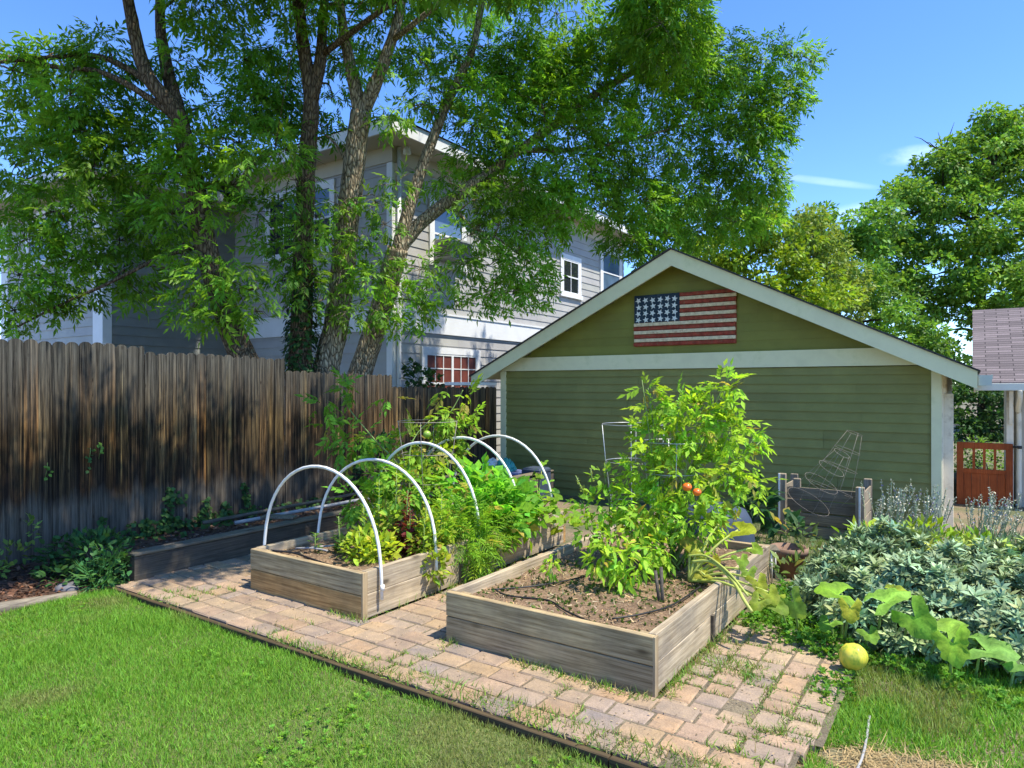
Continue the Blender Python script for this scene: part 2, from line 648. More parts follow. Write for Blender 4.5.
M['olive'] = m_plain("olive_green_paint", (.245, .238, .072), .6, .25, .09, 2.5, bmp=.12, attr=True, dirt=((.235, .225, .075), 1.3))
M['olive_panel'] = m_plain("olive_green_gable_paint", (.215, .215, .042), .6, .25, .09, 2.0, bmp=.12, attr=True, dirt=((.19, .18, .04), 1.2))
M['trim'] = m_plain("pale_sage_trim_paint", (.76, .73, .45), .55, .3, .06, 3, bmp=.05, dirt=((.64, .63, .36), 3.0))
M['trimwhite'] = m_plain("cream_trim_paint", (.78, .70, .54), .6, .3, .06, 4, bmp=.1, dirt=((.5, .42, .3), 5.0))
M['shingle_dark'] = m_shingle("dark_shingles", (.05, .048, .046))
M['shingle_mauve'] = m_shingle("mauve_brown_shingles", (.165, .135, .135), .085, .36)
M['gutter'] = m_plain("sage_gutter_metal", (.5, .54, .46), .45, .4, .05, 4)
M['gutter_pale'] = m_plain("pale_gutter_metal", (.66, .68, .6), .45, .4, .05, 4)
M['shedwall'] = m_plain("beige_shed_paint", (.52, .45, .33), .7, .25, .06, 4, bmp=.1)
M['gate'] = m_wood("red_brown_gate_stain", (.22, .05, .015), (.36, .095, .03), 'Z', knots=False, bmp=.15)
M['black'] = m_plain("black_metal", (.02, .02, .02), .5, .4)
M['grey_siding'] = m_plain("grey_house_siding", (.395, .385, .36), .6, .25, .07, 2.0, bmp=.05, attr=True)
M['grey_siding_shaded'] = m_plain("shaded_grey_house_siding", (.235, .245, .225), .6, .25, .08, 2.0, bmp=.05, attr=True)  # same house siding, darkened to stand for tree shade on the wing
M['housewhite'] = m_plain("white_house_trim", (.74, .74, .72), .5, .3, .04, 3)
M['soffit'] = m_plain("tan_soffit_paint", (.52, .47, .37), .6, .25, .04, 3)
M['glass'] = m_glass("window_glass")
M['glass_blue'] = m_glass("sky_window_glass", (.10, .16, .24), .05)
M['blind'] = m_plain("red_brown_blind", (.16, .045, .03), .5, .3, .2, 3)
M['curtain'] = m_plain("pale_curtain", (.55, .57, .58), .8, .2, .1, 9)
M['acmetal'] = m_plain("grey_air_conditioner_metal", (.30, .31, .29), .5, .4, .15, 6)
M['pvc'] = m_plain("white_pvc", (.80, .79, .74), .4, .4, .06, 8, dirt=((.58, .54, .45), 9))
M['wire'] = m_plain("galvanised_wire", (.42, .43, .42), .4, .5, .15, 30, metal=.6)
M['wire_rust'] = m_plain("rusty_wire", (.30, .25, .2), .6, .4, .25, 30)
M['hose'] = m_plain("black_drip_line", (.018, .018, .018), .5, .4)
M['pole'] = m_plain("old_grey_pole", (.36, .35, .33), .6, .3, .15, 8)
M['bark_brown'] = m_bark("brown_ash_bark", (.03, .02, .013), (.12, .088, .056), (.26, .2, .135))
M['bark_pale'] = m_bark("pale_ash_bark", (.05, .038, .025), (.27, .215, .14), (.56, .48, .34))
M['bark_far'] = m_bark("dark_far_bark", (.02, .015, .01), (.06, .05, .035), (.12, .1, .07))
M['ash'] = m_leaf("ash_leaves", .56, .45, .3)
M['far'] = m_leaf("far_tree_leaves", .4, .5, .3)
M['veg'] = m_leaf("vegetable_leaves", .5, .55, .16, mottle=45)
M['sage'] = m_leaf("sage_leaves", .12, .5, .3, (1, 1, .9))
M['grass'] = m_leaf("grass_blades", .35, .5, .25)
M['ivy'] = m_leaf("ivy_leaves", .25, .55, .2)
M['straw'] = m_leaf("dry_straw", .1, .7, .1, (1, 1, 1))
M['stem'] = m_plain("green_stem", (.20, .29, .075), .5, .3, .2, 12)
M['stem_yellow'] = m_plain("yellow_green_stem", (.42, .46, .10), .45, .35, .15, 12)
M['stem_brown'] = m_plain("woody_stem", (.16, .12, .07), .7, .2, .2, 12)
M['lavstem'] = m_plain("lavender_stalk", (.30, .33, .2), .6, .2, .15, 10)
M['tomato'] = m_plain("ripe_tomato_skin", (.78, .16, .02), .25, .5, .15, 8)
M['greentomato'] = m_plain("unripe_tomato_skin", (.28, .42, .06), .3, .5, .1, 8)
M['navy'] = m_plain("navy_wood_paint", (.014, .034, .055), .6, .3, .2, 12, dirt=((.06, .09, .1), 9))
M['flagred'] = m_plain("worn_red_wood_paint", (.33, .06, .035), .75, .2, .3, 14, dirt=((.24, .13, .07), 21))
M['flagcream'] = m_plain("worn_cream_wood_paint", (.74, .62, .40), .75, .2, .16, 14, dirt=((.46, .27, .15), 17))
M['star'] = m_plain("white_star_paint", (.74, .78, .74), .6, .25, .1, 20)
M['bluetub'] = m_plain("faded_blue_plastic", (.04, .06, .095), .7, .4, .12, 4)
M['bluebin'] = m_plain("blue_bin_plastic", (.17, .20, .42), .4, .4, .12, 6)
M['bagwhite'] = m_plain("white_plastic_sack", (.72, .78, .76), .35, .5, .08, 12, bmp=.3)
M['bagteal'] = m_plain("teal_plastic_sack", (.05, .34, .31), .35, .5, .2, 12, bmp=.3)
M['terracotta'] = m_plain("old_terracotta", (.26, .165, .115), .8, .2, .15, 10, bmp=.15)
M['rock'] = m_plain("grey_fieldstone", (.15, .145, .15), .85, .2, .2, 9, bmp=.5)
M['log'] = m_wood("bleached_log", (.11, .09, .07), (.30, .26, .2), 'Y')
M['tape'] = m_plain("blue_tape", (.04, .09, .28), .5, .3)


def m_squash_fruit():
    m, nt, b = mat("yellow_squash_skin")
    v = coords(nt, "Object")
    f = noise(nt, coords(nt, "Object", (1, 1, .35)), 34, 4, .65)
    bump(nt, b, f, .35, .004)
    r = ramp(nt, [(.38, (.74, .60, .06)), (.52, (.60, .56, .06)), (.62, (.30, .40, .04))])
    nt.links.new(f, r.inputs[0])
    nt.links.new(r.outputs[0], b.inputs["Base Color"])
    b.inputs["Roughness"].default_value = .35
    b.inputs["Specular IOR Level"].default_value = .45
    return m


M['squash'] = m_squash_fruit()

# ------------------------------------------------------- camera, sun and sky
cam = bpy.data.cameras.new("camera")
cam.sensor_width = 36
cam.lens = 675 / 1024 * 36
cam.shift_y = 2 / 1024
cam.clip_start = .05
cam.clip_end = 2000
co = bpy.data.objects.new("camera", cam)
co.location = (0, 0, 1.6)
co.rotation_euler = (rad(90), 0, rad(34.3))
col.objects.link(co)
scene.camera = co

SUN = Vector((.45, .05, .892)).normalized()
sl = bpy.data.lights.new("sun", 'SUN')
sl.energy = 2.6
sl.angle = rad(.5)
sl.color = (1, .94, .81)
so = bpy.data.objects.new("sun", sl)
so.rotation_euler = SUN.to_track_quat('Z', 'Y').to_euler()
so.location = (6, 2, 14)
col.objects.link(so)

world = bpy.data.worlds.new("World")
scene.world = world
world.use_nodes = True
nt = world.node_tree
bg = nt.nodes["Background"]
sky = nt.nodes.new("ShaderNodeTexSky")
sky.sky_type = 'NISHITA'
sky.sun_disc = False
sky.sun_elevation = math.asin(SUN.z)
sky.sun_rotation = math.atan2(SUN.x, SUN.y)
sky.altitude = 2600
sky.air_density = 1.0
sky.dust_density = .0
sky.ozone_density = 4.0
# a thin contrail and a few wisps of cloud, part of the sky itself
tc = nt.nodes.new("ShaderNodeTexCoord")
def sky_patch(centre, along, la, lb, sc, amp):
    """soft streak round a direction: centre, long axis, half sizes"""
    c = Vector(centre).normalized()
    u = Vector(along); u = (u - c * u.dot(c)).normalized()
    w = c.cross(u)
    outs = []
    for ax, l in ((u, la), (w, lb)):
        d = N(nt, "ShaderNodeVectorMath", operation='DOT_PRODUCT')
        nt.links.new(tc.outputs["Generated"], d.inputs[0])
        d.inputs[1].default_value = tuple(ax / l)
        q = N(nt, "ShaderNodeMath", operation='MULTIPLY')
        nt.links.new(d.outputs["Value"], q.inputs[0]); nt.links.new(d.outputs["Value"], q.inputs[1])
        outs.append(q.outputs[0])
    s = N(nt, "ShaderNodeMath", operation='ADD')
    nt.links.new(outs[0], s.inputs[0]); nt.links.new(outs[1], s.inputs[1])
    mr = N(nt, "ShaderNodeMapRange", interpolation_type='SMOOTHSTEP')
    mr.inputs[1].default_value, mr.inputs[2].default_value = 1.0, 0.0
    mr.inputs[3].default_value, mr.inputs[4].default_value = 0.0, amp
    nt.links.new(s.outputs[0], mr.inputs[0])
    mp = N(nt, "ShaderNodeMapping"); mp.inputs["Scale"].default_value = (sc, sc, sc * 2)
    nt.links.new(tc.outputs["Generated"], mp.inputs[0])
    n = noise(nt, mp.outputs[0], 1.0, 6, .6)
    r = ramp(nt, [(.35, (0, 0, 0)), (.75, (1, 1, 1))])
    nt.links.new(n, r.inputs[0])
    o = N(nt, "ShaderNodeMath", operation='MULTIPLY')
    nt.links.new(mr.outputs[0], o.inputs[0]); nt.links.new(r.outputs[0], o.inputs[1])
    # keep it on its own side of the sky
    fd = N(nt, "ShaderNodeVectorMath", operation='DOT_PRODUCT')
    nt.links.new(tc.outputs["Generated"], fd.inputs[0]); fd.inputs[1].default_value = tuple(c)
    gt = N(nt, "ShaderNodeMath", operation='GREATER_THAN'); gt.inputs[1].default_value = 0
    nt.links.new(fd.outputs["Value"], gt.inputs[0])
    o2 = N(nt, "ShaderNodeMath", operation='MULTIPLY')
    nt.links.new(o.outputs[0], o2.inputs[0]); nt.links.new(gt.outputs[0], o2.inputs[1])
    return o2.outputs[0]
CAMP = Vector((0, 0, 1.6))
def dirp(p): return Vector(p) - CAMP
sk = sky.outputs[0]
for a, b2, la, lb, sc, amp in (((-18.413,108.490,31.970), (-12.294,112.665,31.081), .085, .006, 6, .13),
                               ((-6.909,116.338,35.822), (-1.524,120.011,36.563), .045, .014, 14, .22),
                               ((-13.151,112.080,26.933), (-8.867,115.002,27.674), .06, .02, 12, .25)):
    c = dirp(a)
    sk = mixc(nt, sky_patch(c, dirp(b2) - c, la, lb, sc, amp), sk, (9.0, 9.5, 10.5))
hs = N(nt, 'ShaderNodeHueSaturation', Hue=.508, Saturation=1.17, Value=.87)
nt.links.new(sk, hs.inputs['Color'])
nt.links.new(hs.outputs[0], bg.inputs[0])
bg.inputs[1].default_value = .15
scene.view_settings.view_transform = 'Standard'
scene.view_settings.look = 'None'
scene.view_settings.exposure = 1.6
scene.view_settings.gamma = 1
scene.cycles.max_bounces = 8
scene.cycles.transparent_max_bounces = 6
scene.cycles.sample_clamp_indirect = 6

# ------------------------------------------------------------------- ground
def sstep(a, b, x):
    t = np.clip((x - a) / (b - a), 0, 1)
    return t * t * (3 - 2 * t)


def hnoise(x, y, s, seed=0):
    r = np.random.default_rng(seed)
    o = 0
    for k in range(6):
        a = r.uniform(0, 6.28); p = r.uniform(0, 6.28); q = s * r.uniform(.6, 2.2)
        o = o + np.sin((x * math.cos(a) + y * math.sin(a)) * q + p)
    return o / 6


def gz(x, y):
    x = np.asarray(x, float); y = np.asarray(y, float)
    z = -.055 - .235 * sstep(6.0, 9.4, y) + .012 * hnoise(x, y, 2.2)
    lawn = (1 - sstep(2.5, 2.62, y)) * sstep(-5.95, -5.7, x)
    z = z - .03 * lawn
    z = z - .28 * (1 - sstep(-8.6, -7.4, x)) - .1 * sstep(20, 40, np.hypot(x, y))
    return z


def grid_sheet(name, xs, ys, zf, m, parent=None, loc=None):
    X, Y = np.meshgrid(xs, ys)
    Z = zf(X, Y)
    b = MB()
    nx = len(xs)
    b.v = list(map(tuple, np.stack([X.ravel(), Y.ravel(), Z.ravel()], 1)))
    b.c = [(1, 1, 1)] * len(b.v)
    for j in range(len(ys) - 1):
        for i in range(nx - 1):
            a = j * nx + i
            b.f.append((a, a + 1, a + nx + 1, a + nx)); b.m.append(0); b.sm.append(True)
    return b.build(name, m, parent, loc)


gx = np.concatenate([[-600, -200, -80, -40, -24, -16], np.arange(-12, 6, .12), [7, 9, 12, 18, 30, 60, 150, 400]])
gy = np.concatenate([[-400, -100, -30, -12, -7], np.arange(-5, 12, .12), [13, 15, 18, 24, 34, 50, 90, 200, 600]])
tag(grid_sheet("ground", gx, gy, gz, M['ground']), kind="structure")
# lawn thatch, the mulch strip and the sand the pavers lie on
tag(grid_sheet("lawn", np.arange(-5.7, 1.6, .1), np.arange(-1.5, 2.66, .1), lambda x, y: -.038 + .01 * hnoise(x, y, 3, 4) - .0 * x, M['lawn']), kind="structure")
tag(grid_sheet("mulch_bed", np.arange(-7.22, -5.68, .06), np.arange(-1.5, 2.86, .06), lambda x, y: -.025 + .03 * hnoise(x, y, 9, 2) + .012 * hnoise(x, y, 26, 3), M['mulch']), kind="structure")
PAVE = [(-5.72, -4.72, 2.70, 6.9), (-4.72, -2.73, 2.70, 3.24), (-3.43, -2.76, 3.24, 6.4), (-2.73, -.62, 2.70, 3.26), (-1.33, -.55, 3.26, 4.75)]
sb = MB()
for x0, x1, y0, y1 in PAVE:
    sb.quad((x0, y0, -.009), (x1, y0, -.009), (x1, y1, -.009), (x0, y1, -.009))
tag(sb.build("paving_sand", M['sand']), kind="structure")

PCOL = [(.39, .285, .18), (.38, .265, .18), (.345, .255, .185), (.31, .245, .195), (.24, .205, .185), (.40, .30, .19), (.39, .255, .145), (.335, .26, .19), (.33, .235, .165), (.40, .28, .155)]
pv = MB()
joints = []
def pave(x0, x1, y0, y1, along='X', L=.215, Wd=.150, g=.010):
    rows = int(round(((y1 - y0) if along == 'X' else (x1 - x0)) / Wd))
    for r in range(rows):
        ln = (x1 - x0) if along == 'X' else (y1 - y0)
        p = -random.choice([0, L * .5, L * .33])
        while p < ln - .03:
            w = L * random.choice([1, 1, 1, .66])
            a, b = max(p, 0), min(p + w, ln)
            p += w
            if b - a < .05: continue
            if random.random() < .012: continue
            kb = random.uniform(.85, 1.14); pv.colr = tuple(c * kb for c in random.choice(PCOL))
            t = random.uniform(-.005, .003)
            jx = random.uniform(-.003, .003)
            if along == 'X':
                q = (x0 + a + g / 2, x0 + b - g / 2, y0 + r * Wd + g / 2 + jx, y0 + (r + 1) * Wd - g / 2 + jx)
            else:
                q = (x0 + r * Wd + g / 2 + jx, x0 + (r + 1) * Wd - g / 2 + jx, y0 + a + g / 2, y0 + b - g / 2)
            n0 = len(pv.v)
            pv.box(*q, -.06, t, bev=.008, rot=random.uniform(-.014, .014))
            tl = (random.uniform(-.015, .015), random.uniform(-.015, .015))
            cx, cy = (q[0] + q[1]) / 2, (q[2] + q[3]) / 2
            for k in range(n0, len(pv.v)):
                x, y, z = pv.v[k]
                pv.v[k] = (x + random.uniform(-.003, .003), y + random.uniform(-.003, .003), z + (x - cx) * tl[0] + (y - cy) * tl[1] + random.uniform(-.002, .001))
            joints.append(((q[0] + q[1]) / 2, q[2] - g / 2, 'X', q[1] - q[0]))
            joints.append((q[0] - g / 2, (q[2] + q[3]) / 2, 'Y', q[3] - q[2]))
pave(-5.72, -4.75, 2.69, 6.9)
pave(-4.75, -.60, 2.69, 3.25)
pave(-3.42, -2.78, 3.25, 6.4)
pave(-1.33, -.57, 3.25, 4.75, 'Y')
tag(pv.build("paving", M['paver']), kind="structure")

# -------------------------------------------------------------- board fence
FX = -7.25
def fence(y0, y1, top0, top1, base, label, tone=1.0):
    t = thing("wooden_fence", label, "fence", (FX, y0, base), "sections of the board fence")
    b = MB()
    y = y0
    while y < y1 - .03:
        w = min(random.choice([.112, .115, .118, .108]), y1 - y - .004)
        tt = top0 + (top1 - top0) * (y - y0) / (y1 - y0) + random.uniform(-.014, .012)
        k = random.uniform(.62, 1.3) * tone
        b.colr = (k * random.uniform(.94, 1.12), k, k * random.uniform(.85, 1.05))
        if random.random() < .12: b.colr = (k * 1.55, k * 1.2, k * .85)
        xf = FX + random.uniform(-.007, .007)
        lean = random.uniform(-.002, .002)
        prof = [(y, base), (y + w, base), (y + w + lean, tt - .038), (y + w * .90 + lean, tt - .018), (y + w * .70 + lean, tt - .002),
                (y + w * .5 + lean, tt), (y + w * .3 + lean, tt - .002), (y + w * .10 + lean, tt - .018), (y + lean, tt - .038)]
        b.prism([(xf, p, z) for p, z in prof], (-.018, 0, 0))
        y += w + random.choice([.001, .002, .002, .004])
    b.build("pickets", M['fence'], t)
    for z in (base + .3, (base + top0) / 2 + .05, top1 - .25):
        r = MB(); r.box(FX - .075, FX - .028, y0, y1, z, z + .085, .003); r.build("rail", M['rail'], t)
    for yy in np.arange(y0 - .045, y1, 2.2):
        r = MB(); r.box(FX - .165, FX - .077, yy, yy + .09, base - .25, top1 - .06, .004); r.build("post", M['rail'], t)
    return t
fence(-1.6, 3.72, 2.05, 2.03, -.07, "tallest section of the weathered board fence, at the left beside the lawn", .85)
fence(3.725, 5.49, 1.965, 1.95, -.08, "second section of the board fence, a small step lower than the tallest one", .9)
fence(5.495, 7.41, 1.80, 1.765, -.12, "warm brown section of the board fence in front of the three upright tree trunks")
ft = fence(7.415, 10.12, 1.60, 1.575, -.32, "lowest section of the board fence, ending at the garage corner", 1.5)
b = MB(); b.box(FX - .09, FX + .02, 8.75, 10.1, 1.612, 1.665, .006); b.build("cap_board", M['housewhite'], ft)

# ------------------------------------------------------------------ lap siding
def lap(name, p0, p1, z0, z1, e, nrm, m, parent, d=.02, vary=.05, clip=None):
    b = MB()
    n = Vector(nrm)
    P0, P1 = Vector(p0), Vector(p1)
    z = z0
    while z < z1 - .01:
        zt = min(z + e, z1)
        Q0, Q1 = (P0, P1) if clip is None else clip(P0, P1, (z + zt) / 2)
        ln = (Q1 - Q0).length
        cuts = [0.0]
        while ln > 2.5 and cuts[-1] < ln - 1.4:      # butt joints between board lengths
            cuts.append(cuts[-1] + random.uniform(1.3, 3.6))
        cuts = [c for c in cuts if c < ln - .4] + [ln]
        u = (Q1 - Q0).normalized()
        for i in range(len(cuts) - 1):
            k = random.uniform(1 - vary, 1 + vary)
            b.colr = (k, k * random.uniform(.985, 1.015), k * random.uniform(.97, 1.02))
            s0, s1 = Q0 + u * (cuts[i] + (.002 if i else 0)), Q0 + u * (cuts[i + 1] - (.002 if i < len(cuts) - 2 else 0))
            w0, w1 = random.uniform(-.0025, .0025), random.uniform(-.0025, .0025)
            a, c = s0 + n * d, s1 + n * d
            a2, c2 = s0 + n * .004, s1 + n * .004
            b.quad((a.x, a.y, z + w0), (c.x, c.y, z + w1), (c2.x, c2.y, zt + .003), (a2.x, a2.y, zt + .003))
            b.quad((a2.x, a2.y, z + w0), (c2.x, c2.y, z + w1), (c.x, c.y, z + w1), (a.x, a.y, z + w0))
        z = zt
    return b.build(name, m, parent)


def set_uv(o, fn):
    me = o.data
    uv = me.uv_layers.new(name="UVMap")
    org = ORG[o.name]
    for l in me.loops:
        uv.data[l.index].uv = fn(me.vertices[l.vertex_index].co + org)


# ------------------------------------------------------------------- garage
GX0, GX1, GY, GB = -7.16, -.36, 10.2, -.42
CX, AP, SL = -3.77, 3.67, .495
def roofz(x): return AP - SL * abs(x - CX)
g = thing("garage", "olive green garage with pale trim and a low gable facing the vegetable beds", "garage", (CX, GY, GB))
lap("front_wall", (GX0, GY, 0), (GX1, GY, 0), GB, 1.9, .128, (0, -1, 0), M['olive'], g, .027, .09)
b = MB()
b.box(GX0 + .01, GX1 - .01, GY + .03, GY + .1, GB, 1.9)
b.box(GX0 + .01, GX0 + .08, GY + .1, GY + 6.5, GB, 1.75); b.box(GX0 + .08, GX1 - .08, GY + 6.42, GY + 6.5, GB, 1.75)
b.build("inner_wall", M['olive'], g)
lap("side_wall", (GX1, GY, 0), (GX1, GY + 6.5, 0), GB, 1.86, .128, (1, 0, 0), M['trimwhite'], g)
b = MB()
gp = [(GX0, GY - .012, 1.88), (GX1, GY - .012, 1.88), (GX1, GY - .012, roofz(GX1) - .12), (CX, GY - .012, AP - .12), (GX0, GY - .012, roofz(GX0) - .12)]
b.prism(gp, (0, .06, 0))
b.build("gable_panel", M['olive_panel'], g)
def gable_clip(p0, p1, z):
    w = (AP - .10 - z) / SL
    return Vector((max(CX - w, GX0), GY - .012, 0)), Vector((min(CX + w, GX1), GY - .012, 0))
lap("gable_boards", (GX0, GY - .012, 0), (GX1, GY - .012, 0), 2.0, 3.5, .135, (0, -1, 0), M['olive_panel'], g, .012, .05, gable_clip)
b = MB(); b.prism([(-7.14, GY - .055, 1.872), (-.42, GY - .055, 1.872), (-.42, GY - .055, 1.90), (-.84, GY - .055, 2.108), (-6.70, GY - .055, 2.108), (-7.14, GY - .055, 1.89)], (0, .03, 0))
b.build("frieze_board", M['trim'], g)
for x0, x1 in ((GX0 - .02, GX0 + .085), (GX1 - .075, GX1 + .036)):
    b = MB(); b.box(x0, x1, GY - .05, GY - .004, GB, 1.868, .004); b.build("corner_board", M['trim'], g)
b = MB(); b.box(GX1 + .001, GX1 + .048, GY - .003, GY + .12, GB, 1.80, .004); b.build("corner_board", M['trimwhite'], g)
b = MB(); b.box(-.325, -.205, 10.46, 10.58, GB, 1.50, .006); b.build("post", M['trimwhite'], g)
TL, TR = -7.59, .05
for s in (0, 1):
    tip = TL if s == 0 else TR
    b = MB()
    d = .245
    poly = [(tip, 9.80, roofz(tip)), (CX, 9.80, AP), (CX, 9.80, AP - d), (tip, 9.80, roofz(tip) - d + .03)]
    if s: poly = poly[::-1]
    b.prism(poly, (0, .035, 0)); b.build("rake_board", M['trim'], g)
b = MB()   # soffit boards under the overhang
for tip in (TL, TR):
    b.prism([(tip, 9.836, roofz(tip) - .03), (CX, 9.836, AP - .03), (CX, 9.836, AP - .055), (tip, 9.836, roofz(tip) - .055)], (0, 7.0, 0))
b.build("roof_deck", M['trim'], g)
for tip in (TL - .03, TR + .03):
    b = MB()
    b.prism([(tip, 9.765, roofz(tip) + .004), (CX, 9.765, AP + .004), (CX, 9.765, AP + .026), (tip, 9.765, roofz(tip) + .024)], (0, 7.1, 0))
    o = b.build("roof_slope", M['shingle_dark'], g)
    set_uv(o, lambda p: (p.y, abs(p.x - CX) * 1.116))
b = MB()
gprof = [(.055, 1.60), (.13, 1.60), (.20, 1.685), (.20, 1.735), (.185, 1.735), (.12, 1.62), (.065, 1.62), (.065, 1.735), (.055, 1.735)]
b.prism([(x, 9.83, z) for x, z in gprof], (0, 6.9, 0))
b.box(.066, .19, 9.822, 9.829, 1.606, 1.73)
b.build("gutter", M['gutter'], g)

# wooden flag on the gable
FX0, FX1, FZ0, FZ1 = -4.52, -2.90, 2.235, 3.055
fl = thing("wooden_flag", "rustic wooden flag with red and cream slat stripes and white stars on the garage gable", "flag", (FX0, GY - .06, FZ0))
ROT = rad(.4)
b = MB(); b.box(FX0, FX1, GY - .035, GY - .014, FZ0, FZ1); b.build("backing_board", M['flagred'], fl)
sh = (FZ1 - FZ0) / 13
cxw = FX0 + .755
cz = FZ1 - sh * 7.0
for k in range(13):
    b = MB()
    z0 = FZ1 - (k + 1) * sh
    x0 = cxw + .006 if k < 7 else FX0 - random.uniform(0, .012)
    b.box(x0, FX1 + random.uniform(-.008, .012), GY - .062 - random.uniform(0, .008), GY - .036, z0 + .006, z0 + sh - .004, .004)
    b.build("stripe", M['flagred'] if k % 2 == 0 else M['flagcream'], fl)
b = MB(); b.box(FX0, cxw, GY - .062, GY - .036, cz + .003, FZ1, .004)
cant = b.build("canton", M['navy'], fl)
for r in range(4):
    for c in range(6):
        b = MB()
        x = FX0 + .075 + c * .121 + random.uniform(-.008, .008)
        z = FZ1 - .085 - r * .104 + random.uniform(-.008, .008)
        a0 = random.uniform(-.5, .5)
        R0 = .052
        poly = []
        for i in range(10):
            rr = R0 if i % 2 == 0 else R0 * .45
            a = a0 + math.pi / 2 - i * math.pi / 5
            poly.append((x + rr * math.cos(a), GY - .070, z + rr * math.sin(a)))
        b.prism(poly, (0, .007, 0))
        b.build("star", M['star'], cant)

# ---------------------------------------------------------- neighbour house
HX, HY, HB = -9.2, 9.4, -.7
h = thing("house", "large two storey grey lap sided house with white trim beyond the fence", "house", (HX, HY, HB))
E1 = .185
lap("wall", (HX, HY, 0), (HX, HY + 10.4, 0), HB, 2.68, E1, (1, 0, 0), M['grey_siding'], h)
lap("wall", (HX, HY, 0), (HX, HY + 10.4, 0), 3.08, 6.2, E1, (1, 0, 0), M['grey_siding'], h)
lap("wall", (-14.25, HY, 0), (HX, HY, 0), HB, 2.68, E1, (0, -1, 0), M['grey_siding'], h)
lap("wall", (-14.25, HY, 0), (HX, HY, 0), 3.08, 6.2, E1, (0, -1, 0), M['grey_siding'], h)
lap("wall", (-14.25, 6.5, 0), (-14.25, HY, 0), HB, 5.65, E1, (1, 0, 0), M['grey_siding_shaded'], h)
lap("wall", (-19.2, 6.5, 0), (-14.25, 6.5, 0), HB, 5.65, E1, (0, -1, 0), M['grey_siding'], h)
b = MB()
b.box(-14.2, HX - .01, HY + .01, HY + 10.39, HB, 6.19); b.box(-19.19, -14.26, 6.51, HY + 6, HB, 5.64)
b.build("inner_wall", M['grey_siding'], h)
b = MB()
b.box(HX - .001, HX + .05, HY - .05, HY + 10.4, 2.68, 3.08); b.box(-14.22, HX - .002, HY - .05, HY - .001, 2.68, 3.08)
b.box(HX - .002, HX + .07, HY - .07, HY + 10.4, 3.08, 3.115); b.box(-14.22, HX - .003, HY - .07, HY - .001, 3.08, 3.115)
b.build("belt_course", M['housewhite'], h)
b = MB(); b.box(HX, HX + .045, HY - .045, HY + 10.4, 5.9, 6.2); b.box(-14.22, HX - .001, HY - .045, HY - .001, 5.9, 6.2)
b.build("frieze_board", M['soffit'], h)
for (x0, x1, y0, y1, z0, z1) in ((HX - .11, HX + .035, HY - .035, HY - .001, HB, 2.678), (HX + .001, HX + .034, HY, HY + .12, HB, 2.678),
                                 (HX - .11, HX + .035, HY - .035, HY - .001, 3.12, 5.89), (HX + .001, HX + .034, HY, HY + .12, 3.12, 5.89),
                                 (-14.62, -14.215, 6.465, 6.499, HB, 5.6), (-14.249, -14.216, 6.5, 6.64, HB, 5.6), (-19.24, -18.86, 6.465, 6.499, HB, 5.6)):
    b = MB(); b.box(x0, x1, y0, y1, z0, z1); b.build("corner_board", M['housewhite'], h)
b = MB()   # soffits
b.box(-14.6, -8.62, 8.82, HY + 10.8, 6.2, 6.23); b.box(-19.8, -13.67, 5.92, HY + 5, 5.65, 5.68)
b.build("soffit", M['soffit'], h)
b = MB()
b.box(-8.618, -8.58, 8.78, HY + 10.8, 6.19, 6.44); b.box(-14.6, -8.62, 8.78, 8.819, 6.19, 6.44)
b.box(-13.668, -13.63, 5.88, 8.7, 5.64, 5.86); b.box(-19.8, -13.67, 5.88, 5.919, 5.64, 5.86)
b.build("fascia", M['housewhite'], h)
b = MB()
b.add([(-8.54, 8.74, 6.45), (-8.54, 20.25, 6.45), (-20, 20.25, 6.45), (-20, 8.74, 6.45), (-14.3, 14.5, 8.5), (-14.3, 14.9, 8.5)], [(3, 0, 4), (0, 1, 5, 4), (1, 2, 5), (2, 3, 4, 5)])
rf = b.build("roof", M['shingle_dark'], h); set_uv(rf, lambda p: (p.x + p.y, p.z * 2.9))
b = MB()
b.add([(-13.6, 5.84, 5.87), (-13.6, 12, 5.87), (-19.9, 12, 5.87), (-19.9, 5.84, 5.87), (-16.7, 8.9, 7.0), (-16.7, 9.5, 7.0)], [(3, 0, 4), (0, 1, 5, 4), (1, 2, 5), (2, 3, 4, 5)])
rf = b.build("roof", M['shingle_dark'], h); set_uv(rf, lambda p: (p.x + p.y, p.z * 2.9))
b = MB()
b.tube([(HX + .09, HY + .10, HB), (HX + .09, HY + .10, 6.19)], .042, 8)
b.build("downspout", M['housewhite'], h)
b = MB(); b.lathe([(.03, 0), (.07, -.06), (.08, -.14), (.03, -.16)], (-8.95, 9.55, 6.19), 12); b.build("floodlight", M['housewhite'], h)


